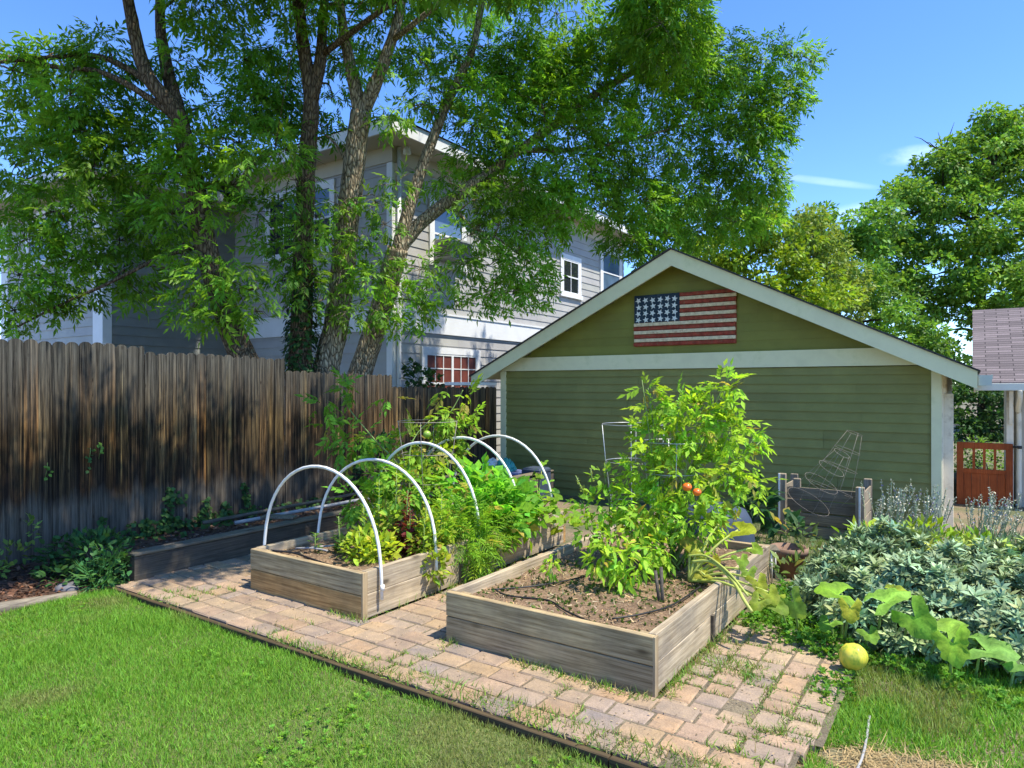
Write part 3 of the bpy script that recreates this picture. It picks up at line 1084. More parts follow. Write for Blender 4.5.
def window(face, a0, a1, z0, z1, plane, cols, rows, pane, split=1, trim=.10, label=None):
    """face 'X' looks along +X at x=plane, 'Y' looks along -Y at y=plane; a = span along the wall"""
    f = MB()
    def bx(u0, u1, w0, w1, o0, o1):
        if face == 'X': f.box(plane + o0, plane + o1, u0, u1, w0, w1)
        else: f.box(u0, u1, plane - o1, plane - o0, w0, w1)
    t = trim
    bx(a0, a1, z1 - t, z1, .0, .055); bx(a0 - .04, a1 + .04, z0 - .02, z0 + t * .7, .0, .085)
    bx(a0, a0 + t, z0 + t * .7, z1 - t, .0, .053); bx(a1 - t, a1, z0 + t * .7, z1 - t, .0, .053)
    fr = f.build("window", M['housewhite'], h)
    g0, g1, y0, y1 = a0 + t, a1 - t, z0 + t * .7, z1 - t
    f = MB(); bx(g0, g1, y0, y1, .024, .030); f.build("pane", pane, fr)
    f = MB()
    w = (g1 - g0) / split
    for s in range(split):
        u0, u1 = g0 + s * w, g0 + (s + 1) * w
        bx(u0, u0 + .035, y0, y1, .031, .048); bx(u1 - .035, u1, y0, y1, .031, .048)
        bx(u0 + .035, u1 - .035, y0, y0 + .04, .031, .047); bx(u0 + .035, u1 - .035, y1 - .04, y1, .031, .047)
        bx(u0 + .035, u1 - .035, (y0 + y1) / 2 - .02, (y0 + y1) / 2 + .02, .031, .046)
        for c in range(1, cols):
            x = u0 + .035 + (w - .07) * c / cols
            bx(x - .011, x + .011, y0 + .04, y1 - .04, .031, .042)
        for r in range(1, rows):
            z = y0 + (y1 - y0) * r / rows
            if abs(z - (y0 + y1) / 2) > .05: bx(u0 + .035, u1 - .035, z - .011, z + .011, .031, .041)
    f.build("sash", M['housewhite'], fr)
    return fr
window('X', 10.2, 12.15, .95, 2.40, HX, 3, 4, M['blind'], 2, .13)
window('X', 10.44, 11.65, 4.10, 5.45, HX, 1, 1, M['glass_blue'], 1, .12)
window('X', 15.75, 16.9, 4.05, 5.2, HX, 2, 2, M['glass'], 1, .14)
window('X', 18.1, 19.6, 4.3, 5.82, HX, 1, 1, M['glass_blue'], 1, .16)
window('Y', -13.05, -10.78, 4.37, 5.84, HY, 2, 4, M['glass'], 2, .12)
window('Y', -17.8, -15.5, 4.27, 5.45, 6.5, 2, 2, M['glass'], 2, .12)
ac = thing("air_conditioner", "grey window air conditioner sticking out of the upstairs window of the grey house", "air conditioner", (HX + .1, 10.6, 4.19))
b = MB(); b.box(HX + .06, HX + .5, 10.58, 11.32, 4.19, 4.62, .012); b.build("case", M['acmetal'], ac)
b = MB()
for k in range(9): b.box(HX + .12, HX + .46, 10.572, 10.579, 4.25 + k * .035, 4.262 + k * .035)
for k in range(16): b.box(HX + .501, HX + .508, 10.64, 11.26, 4.23 + k * .022, 4.24 + k * .022)
b.build("grille", M['black'], ac)

# --------------------------------------------------------- shed beyond the gate
s = thing("shed", "low beige shed with a mauve brown shingle roof behind the wooden gate", "shed", (1, 13, -.35))
b = MB()
b.prism([(0.0, 12.9, 1.66), (0.0, 15.5, 3.04), (0.0, 15.5, 3.01), (0.0, 12.9, 1.63)], (4.5, 0, 0))
b.prism([(0.0, 15.5, 3.04), (0.0, 18.1, 1.66), (0.0, 18.1, 1.63), (0.0, 15.5, 3.01)], (4.5, 0, 0))
o = b.build("roof", M['shingle_mauve'], s); set_uv(o, lambda p: (p.x, p.y * 1.13))
b = MB(); b.box(.02, 4.5, 12.84, 12.895, 1.53, 1.64, .004); b.build("gutter", M['gutter_pale'], s)
b = MB(); b.prism([(.015, 12.9, 1.50), (.015, 15.5, 2.88), (.015, 15.5, 3.0), (.015, 12.9, 1.62)], (.03, 0, 0)); b.build("rake_board", M['trimwhite'], s)
b = MB(); b.box(.56, 4.5, 13.2, 18, -.5, 1.75); b.prism([(.56, 13.2, 1.75), (.56, 15.5, 2.97), (.56, 18, 1.7), ], (.05, 0, 0)); b.build("wall", M['shedwall'], s)
b = MB(); b.box(.44, .53, 13.08, 13.17, -.4, 1.53, .004); b.build("post", M['trimwhite'], s)
b = MB(); b.tube(smooth_path([(.60, 12.86, 1.54), (.60, 12.9, 1.42), (.585, 13.1, 1.22), (.60, 13.155, 1.05), (.60, 13.155, -.3)], 4), .036, 8); b.build("downspout", M['trimwhite'], s)
b = MB(); b.prism([(.47, 12.92, 1.52), (.47, 13.06, 1.52), (.47, 13.075, 1.0), (.47, 13.055, 1.0)], (.05, 0, 0)); b.build("bracket", M['trimwhite'], s)

gt = thing("garden_gate", "red brown wooden garden gate with slots along its top, between garage and shed", "gate", (-.2, 13.05, -.33))
b = MB()
b.box(-.21, .52, 13.03, 13.075, .60, .70, .004); b.box(-.21, .52, 13.032, 13.073, .21, .28, .004); b.box(-.21, .52, 13.032, 13.073, -.33, -.22, .004)
b.box(-.21, -.12, 13.028, 13.077, -.33, .599, .004); b.box(.43, .52, 13.028, 13.077, -.33, .599, .004)
b.build("frame", M['gate'], gt)
for k in range(3):
    b = MB(); x = -.12 + .55 * (k + 1) / 4
    b.box(x - .018, x + .018, 13.04, 13.07, .281, .599); b.build("slat", M['gate'], gt)
b = MB()
for k in range(5): b.box(-.119 + k * .11, -.013 + k * .11, 13.045, 13.065, -.219, .209, .004)
b.build("panel", M['gate'], gt)
b = MB(); b.tube([(.515, 13.02, .655), (.60, 13.02, .655)], .018, 8); b.lathe([(.028, 0), (.034, .02), (.028, .045)], (.60, 13.02, .63), 10); b.build("latch", M['black'], gt)

# ------------------------------------------------------------- raised beds
def soil_z(x, y, z, sd): return z + .016 * hnoise(x, y, 7, sd) + .010 * hnoise(x, y, 19, sd + 1) + .006 * hnoise(x, y, 47, sd + 2)


def raised_bed(x0, x1, y0, y1, zt, label, sd):
    t = thing("raised_bed", label, "raised bed", ((x0 + x1) / 2, (y0 + y1) / 2, -.01))
    th = .042
    zm = zt * .5
    zb = -.01
    for (za, zc) in ((zb, zm - .002), (zm + .002, zt)):
        for yy in (y0, y1 - th):
            k = random.uniform(.85, 1.08)
            b = MB(); b.colr = (k, k, k * random.uniform(.92, 1.04))
            if sd == 3 and za < .1: b.colr = (1.18 * k, .93 * k, .62 * k)
            b.box(x0 + .001, x1 - .001, yy, yy + th, za, zc, .004, rot=random.uniform(-.002, .002)); b.build("end_board", M['bed_x'], t)
        for xx in (x0, x1 - th):
            k = random.uniform(.9, 1.1)
            b = MB(); b.colr = (k, k, k)
            b.box(xx - .002, xx + th, y0 + th + .003, y1 - th - .003, za, zc + .003, .004); b.build("side_board", M['bed_y'], t)
    for cx, cy in ((x0 + th, y0 + th), (x1 - th - .075, y0 + th), (x0 + th, y1 - th - .075), (x1 - th - .075, y1 - th - .075)):
        b = MB(); b.box(cx + .004, cx + .075, cy + .004, cy + .075, zb, zt - .02); b.build("corner_post", M['endgrain'], t)
    # trim strips that close the near corner and mid joints
    b = MB(); b.box(x1 - .001, x1 + .012, y0 + .001, y0 + th + .004, zb, zt + .001, .002); b.build("corner_strip", M['endgrain'], t)
    b = MB(); ym = y0 + (y1 - y0) * .38; b.box(x1 + .001, x1 + .02, ym, ym + .035, zb, zt * .52); b.build("batten", M['olddark'], t)
    grid_sheet("soil", np.arange(x0 + th, x1 - th + .001, .03), np.arange(y0 + th, y1 - th + .001, .03), lambda x, y: soil_z(x, y, zt - .065, sd), M['bedsoil'], t)
    return t
raised_bed(-4.71, -3.46, 3.24, 6.05, .315, "left raised bed of weathered boards, with five white hoops over it", 3)
raised_bed(-2.74, -1.36, 3.28, 5.72, .305, "right raised bed of grey weathered boards holding the big tomato plant", 8)
BZ = .25

# low timber planter along the fence
t = thing("timber_planter", "long low planter of old dark timbers along the foot of the fence", "planter", (-6.4, 6, 0))
b = MB(); b.colr = (.9, .9, .9)
b.box(-5.80, -5.70, 2.84, 6.2, -.03, .195, .012); b.build("side_timber", M['olddark'], t)
b = MB(); b.box(-5.79, -5.70, 6.21, 9.6, -.08, .16, .012); b.build("side_timber", M['olddark'], t)
b = MB(); b.box(-7.22, -5.81, 2.86, 2.95, -.03, .17, .01); b.build("end_timber", M['olddark'], t)
b = MB(); b.box(-5.82, -5.68, 2.83, 9.55, .197, .222, .006); b.build("top_board", M['oldtimber'], t)
grid_sheet("soil", np.arange(-7.22, -5.79, .06), np.arange(2.95, 9.6, .06), lambda x, y: .135 - .13 * np.clip((-5.8 - x) / 1.3, 0, 1) + .02 * hnoise(x, y, 6, 5) + .012 * hnoise(x, y, 21, 6), M['mulch'], t)

# edging along lawn and mulch
b = MB()
for k, (x0, x1) in enumerate(((-5.66, -3.5), (-3.495, -1.3), (-1.295, -.3))):
    b.box(x0, x1, 2.640, 2.672, -.12, -.004, .004, rot=random.uniform(-.003, .003))
tag(b.build("lawn_edging", M['edge'], None, (-3, 2.65, -.1)), "thin dark board edging between the lawn and the pavers", "edging")
b = MB()
b.tube(smooth_path([(-5.92, 0.2, -.02), (-5.90, 1.2, -.025), (-5.84, 1.9, -.02), (-5.74, 2.42, -.03)], 5), [.05, .055, .052, .05, .055, .05, .052, .055, .05, .05, .052, .05, .05, .045, .045, .04], 10, .08)
tag(b.build("log", M['log'], None, (-5.9, 1.5, -.03)), "bleached grey log lying between the lawn and the dark mulch", "log")
b = MB()
b.tube(smooth_path([(-.52, 2.2, -.03), (-.44, 2.9, -.028), (-.40, 3.3, -.03), (-.42, 3.75, -.03)], 5), .006, 6)
tag(b.build("garden_hose", M['pole'], None, (-.45, 2.9, -.03)), "thin grey hose lying in the grass below the yellow squash", "hose")

for (p, q, lab) in (((-6.55, 3.95, .19), (-6.25, 8.0, .30), "thin dark pole lying along the planter nearer the fence"), ((-6.3, 4.15, .185), (-5.95, 7.2, .26), "pale grey pole lying along the timber planter")):
    b = MB(); b.tube([p, q], .02, 8)
    tag(b.build("pole", M['pole'] if 'pale' in lab else M['olddark'], None, p), lab, "pole")
b = MB(); b.box(-6.1, -5.75, 4.35, 4.47, .235, .262, .004, rot=.5)
tag(b.build("loose_board", M['oldtimber'], None, (-5.9, 4.4, .235)), "short loose board lying on the planter edge behind the first hoop", "board")

# --------------------------------------------------------------- white hoops
def hoop_mesh():
    b = MB()
    w, hgt = .66, .80
    P = []
    for i in range(0, 25):
        a = math.pi * i / 24
        P.append((-w * math.cos(a) * (1.0), 0, .24 + (hgt - .05) * math.sin(a) ** .86))
    P[0] = (-w - .01, 0, .24); P.insert(0, (-w - .015, 0, .16))
    P.append((w + .01, 0, .10))
    P[-2] = (w + .004, 0, .26)
    b.tube(P, .0122, 10)
    return b
ho = hoop_mesh().build("garden_hoop", M['pvc'])
HL = ["white plastic hoop nearest the lawn, at the front end of the left bed", "second white hoop from the lawn, bent over the bolting lettuces",
      "middle white hoop of the left bed, rising from the feathery carrot tops", "fourth white hoop from the lawn, standing in the parsley",
      "farthest white hoop of the left bed, closest to the garage wall"]
HP = [(3.40, .0, 1.0), (3.96, -.03, 1.0), (4.57, 0, 1.10), (5.17, .01, 1.11), (5.78, .015, 1.09)]
for k, (y, lean, sc) in enumerate(HP):
    o = ho if k == 0 else ho.copy()
    if k: col.objects.link(o)
    o.location = (-4.095, y, 0)
    o.rotation_euler = (lean, 0, rad([0, 2, -1.5, 1, -1][k]))
    o.scale = (1, 1, sc)
    tag(o, HL[k], "hoop", "white hoops over the left bed")
b = MB()
b.tube([(-3.42, 3.40, .165), (-3.42, 3.40, .205)], .0155, 10)
o = b.build("hoop_socket", M['pvc'], None, (-3.42, 3.4, .165))
tag(o, "grey white pipe socket holding the front hoop to the bed side", "socket")

# ----------------------------------------------------------- wire plant cages
def cage(x, y, z0, rs, zs, label, legs=4, m='wire', tilt=None, r=.0045):
    b = MB()
    T = tilt or Matrix.Identity(3)
    o = Vector((x, y, z0))
    for rr, zz in zip(rs, zs):
        P = [o + T @ Vector((rr * math.cos(a), rr * math.sin(a), zz)) for a in np.linspace(0, 2 * math.pi, 25)]
        b.tube(P, r, 5, caps=False)
    for k in range(legs):
        a = 2 * math.pi * k / legs + .5
        P = [o + T @ Vector((rr * math.cos(a), rr * math.sin(a), zz)) for rr, zz in zip([rs[0] * .75] + list(rs), [-.15] + list(zs))]
        b.tube(P, r, 5)
    return tag(b.build("plant_cage", M[m], None, (x, y, z0)), label, "wire cage", "round wire plant cages")
cage(-2.35, 5.25, .25, (.15, .19, .23, .26), (.15, .42, .72, 1.03), "round wire cage standing behind the big tomato plant in the right bed", r=.004)
cage(-1.92, 5.02, .25, (.13, .17, .2, .23), (.12, .4, .68, .92), "round wire cage buried in the big tomato plant")
cage(-4.22, 4.78, .25, (.15, .19, .24, .28), (.15, .45, .72, 1.02), "wide wire cage round the tall tomato in the left bed", m='wire_rust', r=.003)
tl = Matrix.Rotation(rad(38), 3, 'Y') @ Matrix.Rotation(rad(150), 3, 'X')
for k, (a, bb, x, y, z, lab) in enumerate(((32, 8, -1.62, 8.66, .42, "bent empty wire cage leaning over the compost bin"), (20, -14, -1.40, 8.78, .58, "second empty wire cage standing taller on the compost bin"))):
    tl = Matrix.Rotation(rad(a), 3, 'Y') @ Matrix.Rotation(rad(bb), 3, 'X')
    cage(x, y, z - .2, (.26, .2, .15, .09), (.0, .28, .5, .72), lab, 4, 'wire_rust', tl, .0018)

# ------------------------------------------------------- compost bin, pots, tubs
t = thing("compost_bin", "weathered slatted wooden compost bin against the garage wall", "compost bin", (-1.45, 9.2, -.3))
for x, z in ((-1.98, .50), (-1.10, .40)):
    b = MB(); b.box(x - .045, x + .045, 8.90, 8.98, -.32, z, .006); b.build("post", M['binpost'], t)
for x, z in ((-1.83, .44), ):
    b = MB(); b.box(x - .03, x + .05, 8.99, 9.06, -.32, z, .006); b.build("post", M['binpost'], t)
for x in (-1.98, -1.10):
    b = MB(); b.box(x - .045, x + .045, 9.62, 9.70, -.32, .42, .006); b.build("post", M['binpost'], t)
for k in range(4):
    z = -.28 + k * .158
    b = MB(); kk = random.uniform(.7, 1.15); b.colr = (kk, kk, kk)
    b.box(-1.93, -1.06, 8.985, 9.008, z, z + .142, .004, rot=random.uniform(-.006, .006)); b.build("front_slat", M['bin'], t)
    for x in (-2.0, -1.08):
        b = MB(); b.box(x, x + .02, 8.99, 9.62, z, z + .142, .004); b.build("side_slat", M['binpost'], t)
b = MB()
for x, z in ((-1.995, .505), (-1.09, .405)):
    b = MB(); b.box(x - .02, x + .0, 8.885, 8.899, -.2, z, .002); b.build("white_strip", M['pvc'], t)

t = thing("plant_pot", "old terracotta pot with a rolled rim beside the sage bush", "plant pot", (-1.32, 6.22, -.06))
b = MB(); b.lathe([(.10, 0), (.135, .20), (.155, .20), (.16, .26), (.14, .262), (.128, .21), (.12, .2)], (-1.32, 6.22, -.06), 20); b.build("pot", M['terracotta'], t)
b = MB(); b.lathe([(.118, .195), (.1, .205), (.02, .212)], (-1.32, 6.22, -.06), 14); b.build("soil", M['bedsoil'], t)

t = thing("low_stool", "small white wire stand with a weathered board top beside the right bed", "stand", (-1.42, 5.98, -.06))
b = MB(); b.box(-1.56, -1.36, 5.88, 6.08, .205, .228, .004, rot=.4); b.build("top", M['oldtimber'], t)
for dx, dy in ((-.07, -.07), (.07, -.07), (.07, .07), (-.07, .07)):
    b = MB(); b.tube([(-1.46 + dx, 5.98 + dy, -.06), (-1.46 + dx * .9, 5.98 + dy * .9, .204)], .008, 6); b.build("leg", M['pvc'], t)

# upturned round tub behind the right bed
t = thing("plastic_tub", "faded blue upturned round plastic tub behind the right raised bed", "tub", (-2.0, 6.75, -.06))
b = MB(); b.lathe([(.46, -.02), (.47, .03), (.44, .06), (.42, .25), (.39, .40), (.33, .49), (.22, .53), (.02, .54)], (-2.14, 6.76, -.12), 36, .90, .80); b.build("shell", M['bluetub'], t)
b = MB(); P = [(-2.12 + .437 * math.cos(a), 6.74 + .39 * math.sin(a), -.055) for a in np.linspace(0, 2 * math.pi, 40)]; b.tube(P, .018, 8, caps=False); b.build("rim", M['bluetub'], t)

t = thing("storage_bin", "blue plastic storage bin by the garage corner", "storage bin", (-6.35, 9.3, -.3))
b = MB()
for k, (x0, x1) in enumerate(((-6.68, -6.34), (-6.33, -5.99))):
    b.box(x0 - .08, x1 - .08, 9.06, 9.5, -.3, .15, .02)
b.build("body", M['bluebin'], t)
b = MB()
for x in (-6.68, -6.51, -6.34, -6.2, -6.0): b.box(x - .094, x - .066, 9.035, 9.058, -.28, .14, .004)
b.build("rib", M['bluebin'], t)
b = MB(); b.box(-6.79, -6.05, 9.03, 9.53, .151, .185, .01); b.build("rim", M['bluebin'], t)


def sack(c, r, m, lab, sd):
    b = MB()
    prof = [(.3, -.9), (.85, -.6), (1, 0), (.8, .55), (.4, .9), (.1, 1)]
    prof = [(.3, -.9), (.7, -.75), (.9, -.5), (1, -.2), (1, .1), (.9, .4), (.7, .62), (.5, .85), (.3, .8), (.1, 1)]
    b.lathe([(p * r[0], z * r[2]) for p, z in prof], c, 18, 1, r[1] / r[0])
    rr = np.random.default_rng(sd)
    for i in range(len(b.v)):
        v = Vector(b.v[i]) - Vector(c)
        k = 1 + rr.uniform(-.26, .2)
        b.v[i] = tuple(Vector(c) + v * k)
    b.sm = [False] * len(b.sm)
    tag(b.build("sack", m, None, c), lab, "sack")
sack((-6.70, 9.25, .24), (.19, .15, .13), M['bagwhite'], "crumpled white plastic sack heaped on the blue storage bin", 1)
sack((-6.42, 9.22, .25), (.17, .16, .14), M['bagteal'], "crumpled teal plastic sack beside the white one on the storage bin", 2)
b = MB(); b.box(-6.02, -5.68, 9.1, 9.45, -.3, .28, .03)
tag(b.build("tall_tub", M['bluetub'], None, (-5.9, 9.3, -.3)), "tall narrow grey blue plastic box right of the storage bin", "plastic box")

# drip lines on the soil
def drip(pts, lab, r=.0055):
    b = MB(); b.tube(smooth_path(pts, 6), r, 6)
    tag(b.build("drip_line", M['hose'], None, pts[0]), lab, "drip line", "black drip lines")
drip([(-4.62, 3.36, .29), (-4.45, 3.45, .275), (-4.2, 3.42, .27), (-3.9, 3.38, .268), (-3.58, 3.36, .272)], "black drip line along the front board of the left bed", .008)
drip([(-4.55, 3.4, .275), (-4.5, 3.9, .268), (-4.42, 4.5, .27)], "black drip line running back from the left bed corner")
drip([(-2.6, 3.62, .255), (-2.45, 3.55, .26), (-2.2, 3.62, .258), (-2.0, 3.5, .262), (-1.75, 3.42, .25)], "wavy black drip line near the front board of the right bed")
drip([(-1.72, 3.55, .255), (-1.6, 3.72, .26), (-1.52, 4.0, .256), (-1.5, 4.5, .262)], "black drip line curving along the right side of the right bed")
drip([(-2.62, 3.6, .258), (-2.4, 3.85, .262), (-2.25, 4.3, .255), (-2.15, 5.0, .26)], "black drip line running under the peppers in the right bed")
for a, q, lab in (((-4.45, 3.62, .285), (-4.05, 3.95, .30), "upper grey stick on the soil of the left bed"), ((-4.55, 3.55, .28), (-4.25, 3.62, .285), "short grey stick near the corner of the left bed")):
    b = MB(); b.tube(smooth_path([a, tuple((Vector(a) + Vector(q)) / 2 + Vector((.01, .02, .006))), q], 3), .008, 6, .2)
    tag(b.build("stick", M['pole'], None, a), lab, "stick")
for k, (x, y, lab) in enumerate(((-1.60, 4.02, "taller dark stake by the squash stem in the right bed"), (-1.635, 4.06, "shorter dark stake beside the squash stem"))):
    b = MB(); b.tube([(x, y, .2), (x - .02 - .02 * k, y + .02, .46 - .04 * k)], .011, 6)
    tag(b.build("stake", M['olddark'], None, (x, y, .2)), lab, "stake")
b = MB()
prof = [(.09, -.08), (.12, -.03), (.11, .005), (.07, .028), (.01, .032)]
b.lathe(prof, (-5.95, 2.45, .0), 14, 1.0, .75)
for i in range(len(b.v)):
    v = Vector(b.v[i]); b.v[i] = tuple(v + Vector((random.uniform(-.018, .018), random.uniform(-.018, .018), random.uniform(-.012, .012))))
tag(b.build("rock", M['rock'], None, (-5.95, 2.45, 0)), "flat grey stone half hidden among leaves at the mulch edge", "rock")

# ------------------------------------------------------------ ash trees
ASH = T_spray(3, .5, .17, -.22, .3)
A_CL = [(-10.58,3.68,5.81,0.35),(-10.50,4.22,6.11,0.36),(-9.66,4.43,6.02,0.35),(-9.72,4.02,5.39,0.29),(-10.96,4.03,5.27,0.37),(-9.89,4.15,5.01,0.37),(-9.86,4.65,5.30,0.39),(-10.19,3.58,4.45,0.36),
 (-10.33,4.09,4.54,0.38),(-9.56,4.25,4.51,0.37),(-9.53,4.76,4.85,0.41),(-10.49,3.74,4.01,0.37),(-9.83,3.95,3.89,0.37),(-9.93,4.48,4.09,0.36),(-9.78,4.95,4.32,0.37),(-10.32,3.73,3.53,0.32),
 (-10.16,4.21,3.52,0.27),(-10.26,3.66,3.05,0.29),(-10.16,3.96,2.99,0.27),(-10.44,3.65,2.60,0.29),(-10.30,3.99,2.69,0.22),(-10.02,4.42,3.31,0.25),(-9.94,4.24,2.81,0.18),(-9.81,4.69,3.63,0.28),
 (-9.66,5.03,3.82,0.34),(-9.78,4.70,3.10,0.21),(-9.76,5.08,3.38,0.32),(-9.68,4.90,2.92,0.18),(-8.75,4.93,4.41,0.32),(-8.91,4.93,3.91,0.30),(-9.66,5.03,5.53,0.31),(-8.95,5.03,6.02,0.25),
 (-8.79,5.38,5.33,0.28),(-8.52,4.96,4.71,0.29),(-8.31,5.23,4.72,0.27),(-8.34,5.57,4.96,0.28),(-7.67,5.30,4.45,0.28),(-7.60,5.59,4.69,0.26),(-8.34,5.45,4.34,0.27),(-8.23,5.04,3.96,0.23),
 (-8.08,5.14,3.09,0.34),(-8.41,5.03,2.87,0.29),(-7.78,5.34,2.85,0.26),(-8.50,4.97,2.60,0.18),(-7.96,5.10,2.52,0.26),(-7.80,5.45,2.58,0.16),(-8.61,4.90,3.33,0.18)]
B_CL = [(-8.55,5.79,6.24,0.31),(-8.74,6.38,6.30,0.36),(-8.21,6.26,6.45,0.23),(-8.69,6.05,5.79,0.35),(-8.70,6.53,5.81,0.34),(-8.30,5.96,5.24,0.28),(-7.98,6.06,4.92,0.25),(-7.99,6.89,6.53,0.21),
 (-8.15,7.03,6.04,0.25),(-7.97,6.79,5.46,0.24),(-8.48,5.96,4.10,0.29),(-7.99,6.05,4.22,0.28),(-8.19,6.03,3.65,0.28),(-7.79,6.06,3.42,0.28),(-7.68,6.14,2.98,0.25),(-8.20,6.15,3.12,0.20),(-7.62,6.18,3.77,0.22),(-7.88,6.13,4.50,0.25)]
C_CL = [(-7.35,7.09,6.34,0.21),(-7.08,7.15,5.53,0.21),(-7.60,6.56,3.70,0.29),(-7.56,6.70,3.28,0.29),(-7.91,6.59,4.11,0.23),(-7.36,6.96,3.13,0.26),(-7.44,6.79,2.67,0.23),(-7.27,6.78,3.73,0.19),
 (-6.98,7.22,4.55,0.19),(-7.15,6.98,4.27,0.20),(-7.91,7.07,6.65,0.24),(-7.85,6.51,2.82,0.20),(-7.19,7.20,3.99,0.18),(-7.28,7.14,2.73,0.21),(-7.59,6.69,4.23,0.20)]
D_CL = [(-7.17,7.94,6.69,0.25),(-7.17,8.18,6.37,0.29),(-7.24,7.89,6.00,0.19),(-6.97,8.56,6.88,0.36),(-6.96,8.33,6.02,0.22),(-6.67,9.13,7.06,0.44),(-6.57,8.71,6.30,0.36),(-6.51,8.51,5.72,0.25),
 (-6.20,9.33,6.76,0.46),(-5.86,10.05,7.20,0.48),(-5.82,9.34,6.18,0.39),(-6.52,9.35,6.16,0.34),(-6.53,9.22,5.55,0.37),(-5.90,9.17,5.41,0.36),(-6.89,8.86,5.35,0.30),(-7.10,8.35,4.93,0.23),
 (-6.51,8.51,4.55,0.35),(-6.23,9.07,4.79,0.42),(-5.96,9.73,4.91,0.44),(-6.52,8.38,3.97,0.31),(-6.30,8.90,4.20,0.39),(-6.00,9.47,4.19,0.43),(-6.71,8.37,3.52,0.29),(-6.26,8.56,3.50,0.35),
 (-5.97,9.12,3.55,0.36),(-6.03,8.84,3.09,0.29),(-5.81,9.23,3.12,0.24),(-6.39,8.47,2.98,0.22),(-7.03,7.79,3.39,0.31),(-6.84,8.04,3.09,0.28),(-7.16,7.71,2.93,0.28),(-7.27,7.51,3.14,0.21),
 (-7.04,7.91,2.66,0.17),(-7.36,7.57,2.59,0.17),(-7.44,7.39,3.49,0.21),(-5.50,10.29,6.86,0.48),(-5.42,10.70,7.52,0.46),(-4.88,11.20,7.40,0.53),(-4.40,11.89,7.54,0.55),(-3.71,12.00,7.48,0.50),
 (-3.22,12.81,7.59,0.48),(-2.68,12.94,7.53,0.36),(-2.40,13.13,7.46,0.18),(-5.52,9.79,5.85,0.43),(-5.15,10.53,6.17,0.45),(-4.78,11.39,6.58,0.50),(-4.15,11.70,6.61,0.50),(-3.65,12.40,6.85,0.55),
 (-3.02,12.71,6.77,0.40),(-2.70,13.05,6.88,0.27),(-5.43,9.98,5.13,0.44),(-5.54,9.66,4.46,0.36),(-5.12,10.67,5.43,0.45),(-4.66,11.35,5.65,0.46),(-5.24,10.35,4.68,0.31),(-4.84,11.10,4.88,0.46),
 (-4.29,12.09,5.90,0.44),(-3.62,12.30,5.96,0.51),(-3.15,12.86,6.12,0.37),(-2.90,12.91,6.37,0.22),(-5.06,10.83,4.19,0.31),(-4.85,11.34,4.09,0.29),(-4.37,11.79,5.05,0.43),(-3.86,12.50,5.23,0.48),
 (-3.27,12.66,5.39,0.44),(-3.01,12.96,5.24,0.22),(-4.67,11.70,4.41,0.33),(-4.17,12.29,4.45,0.33),(-3.60,12.55,4.61,0.37),(-3.16,12.98,4.79,0.28),(-3.29,12.40,6.28,0.39),(-3.79,11.70,7.04,0.45),(-5.70,9.79,6.47,0.40)]
# crowns go on overhead; unseen clumps added to shade fence, planter and house wing
def over(n, x0, x1, y0, y1, z0, z1, r0=.35, r1=.62):
    return [(random.uniform(x0, x1), random.uniform(y0, y1), random.uniform(z0, z1), random.uniform(r0, r1)) for _ in range(n)]
def shade_boughs(n, y0, y1):
    # unseen boughs added sunward of fence and planter strip, placed for their shadow
    out = []
    while len(out) < n:
        z = random.uniform(4.9, 6.6)
        yb = random.uniform(y0, y1)
        x = random.uniform(-7.5, -5.2 if yb > 3.1 else -6.7) + .504 * z; y = yb + .056 * z
        if (z - 2.2) / max(.8, -.5635 * x + .826 * y) < .56: continue  # skips clumps that would hang into the camera's view
        out.append((x, y, z, random.uniform(.32, .5)))
    return out
A_UP = over(26, -11.8, -8.9, 4.2, 8.4, 9.6, 13.5, .5, .85) + over(24, -9.2, -5.2, 2.2, 6.6, 6.4, 9.0) + shade_boughs(30, 1.3, 4.8)
B_UP = over(8, -11.4, -9.0, 6.4, 9.0, 10.0, 14.0, .5, .85) + over(20, -9.4, -6.0, 5.4, 8.2, 7.2, 10.0) + shade_boughs(11, 3.8, 7.4)
C_UP = over(5, -11.0, -9.0, 7.2, 9.6, 10.0, 14.0, .5, .85) + over(18, -9.0, -5.6, 6.4, 9.0, 7.6, 10.2) + shade_boughs(6, 6.5, 9.6)
D_UP = over(16, -8.6, -2.0, 8.2, 12.6, 7.6, 10.8) + over(10, -6.4, -3.6, 8.6, 10.6, 6.8, 7.8)


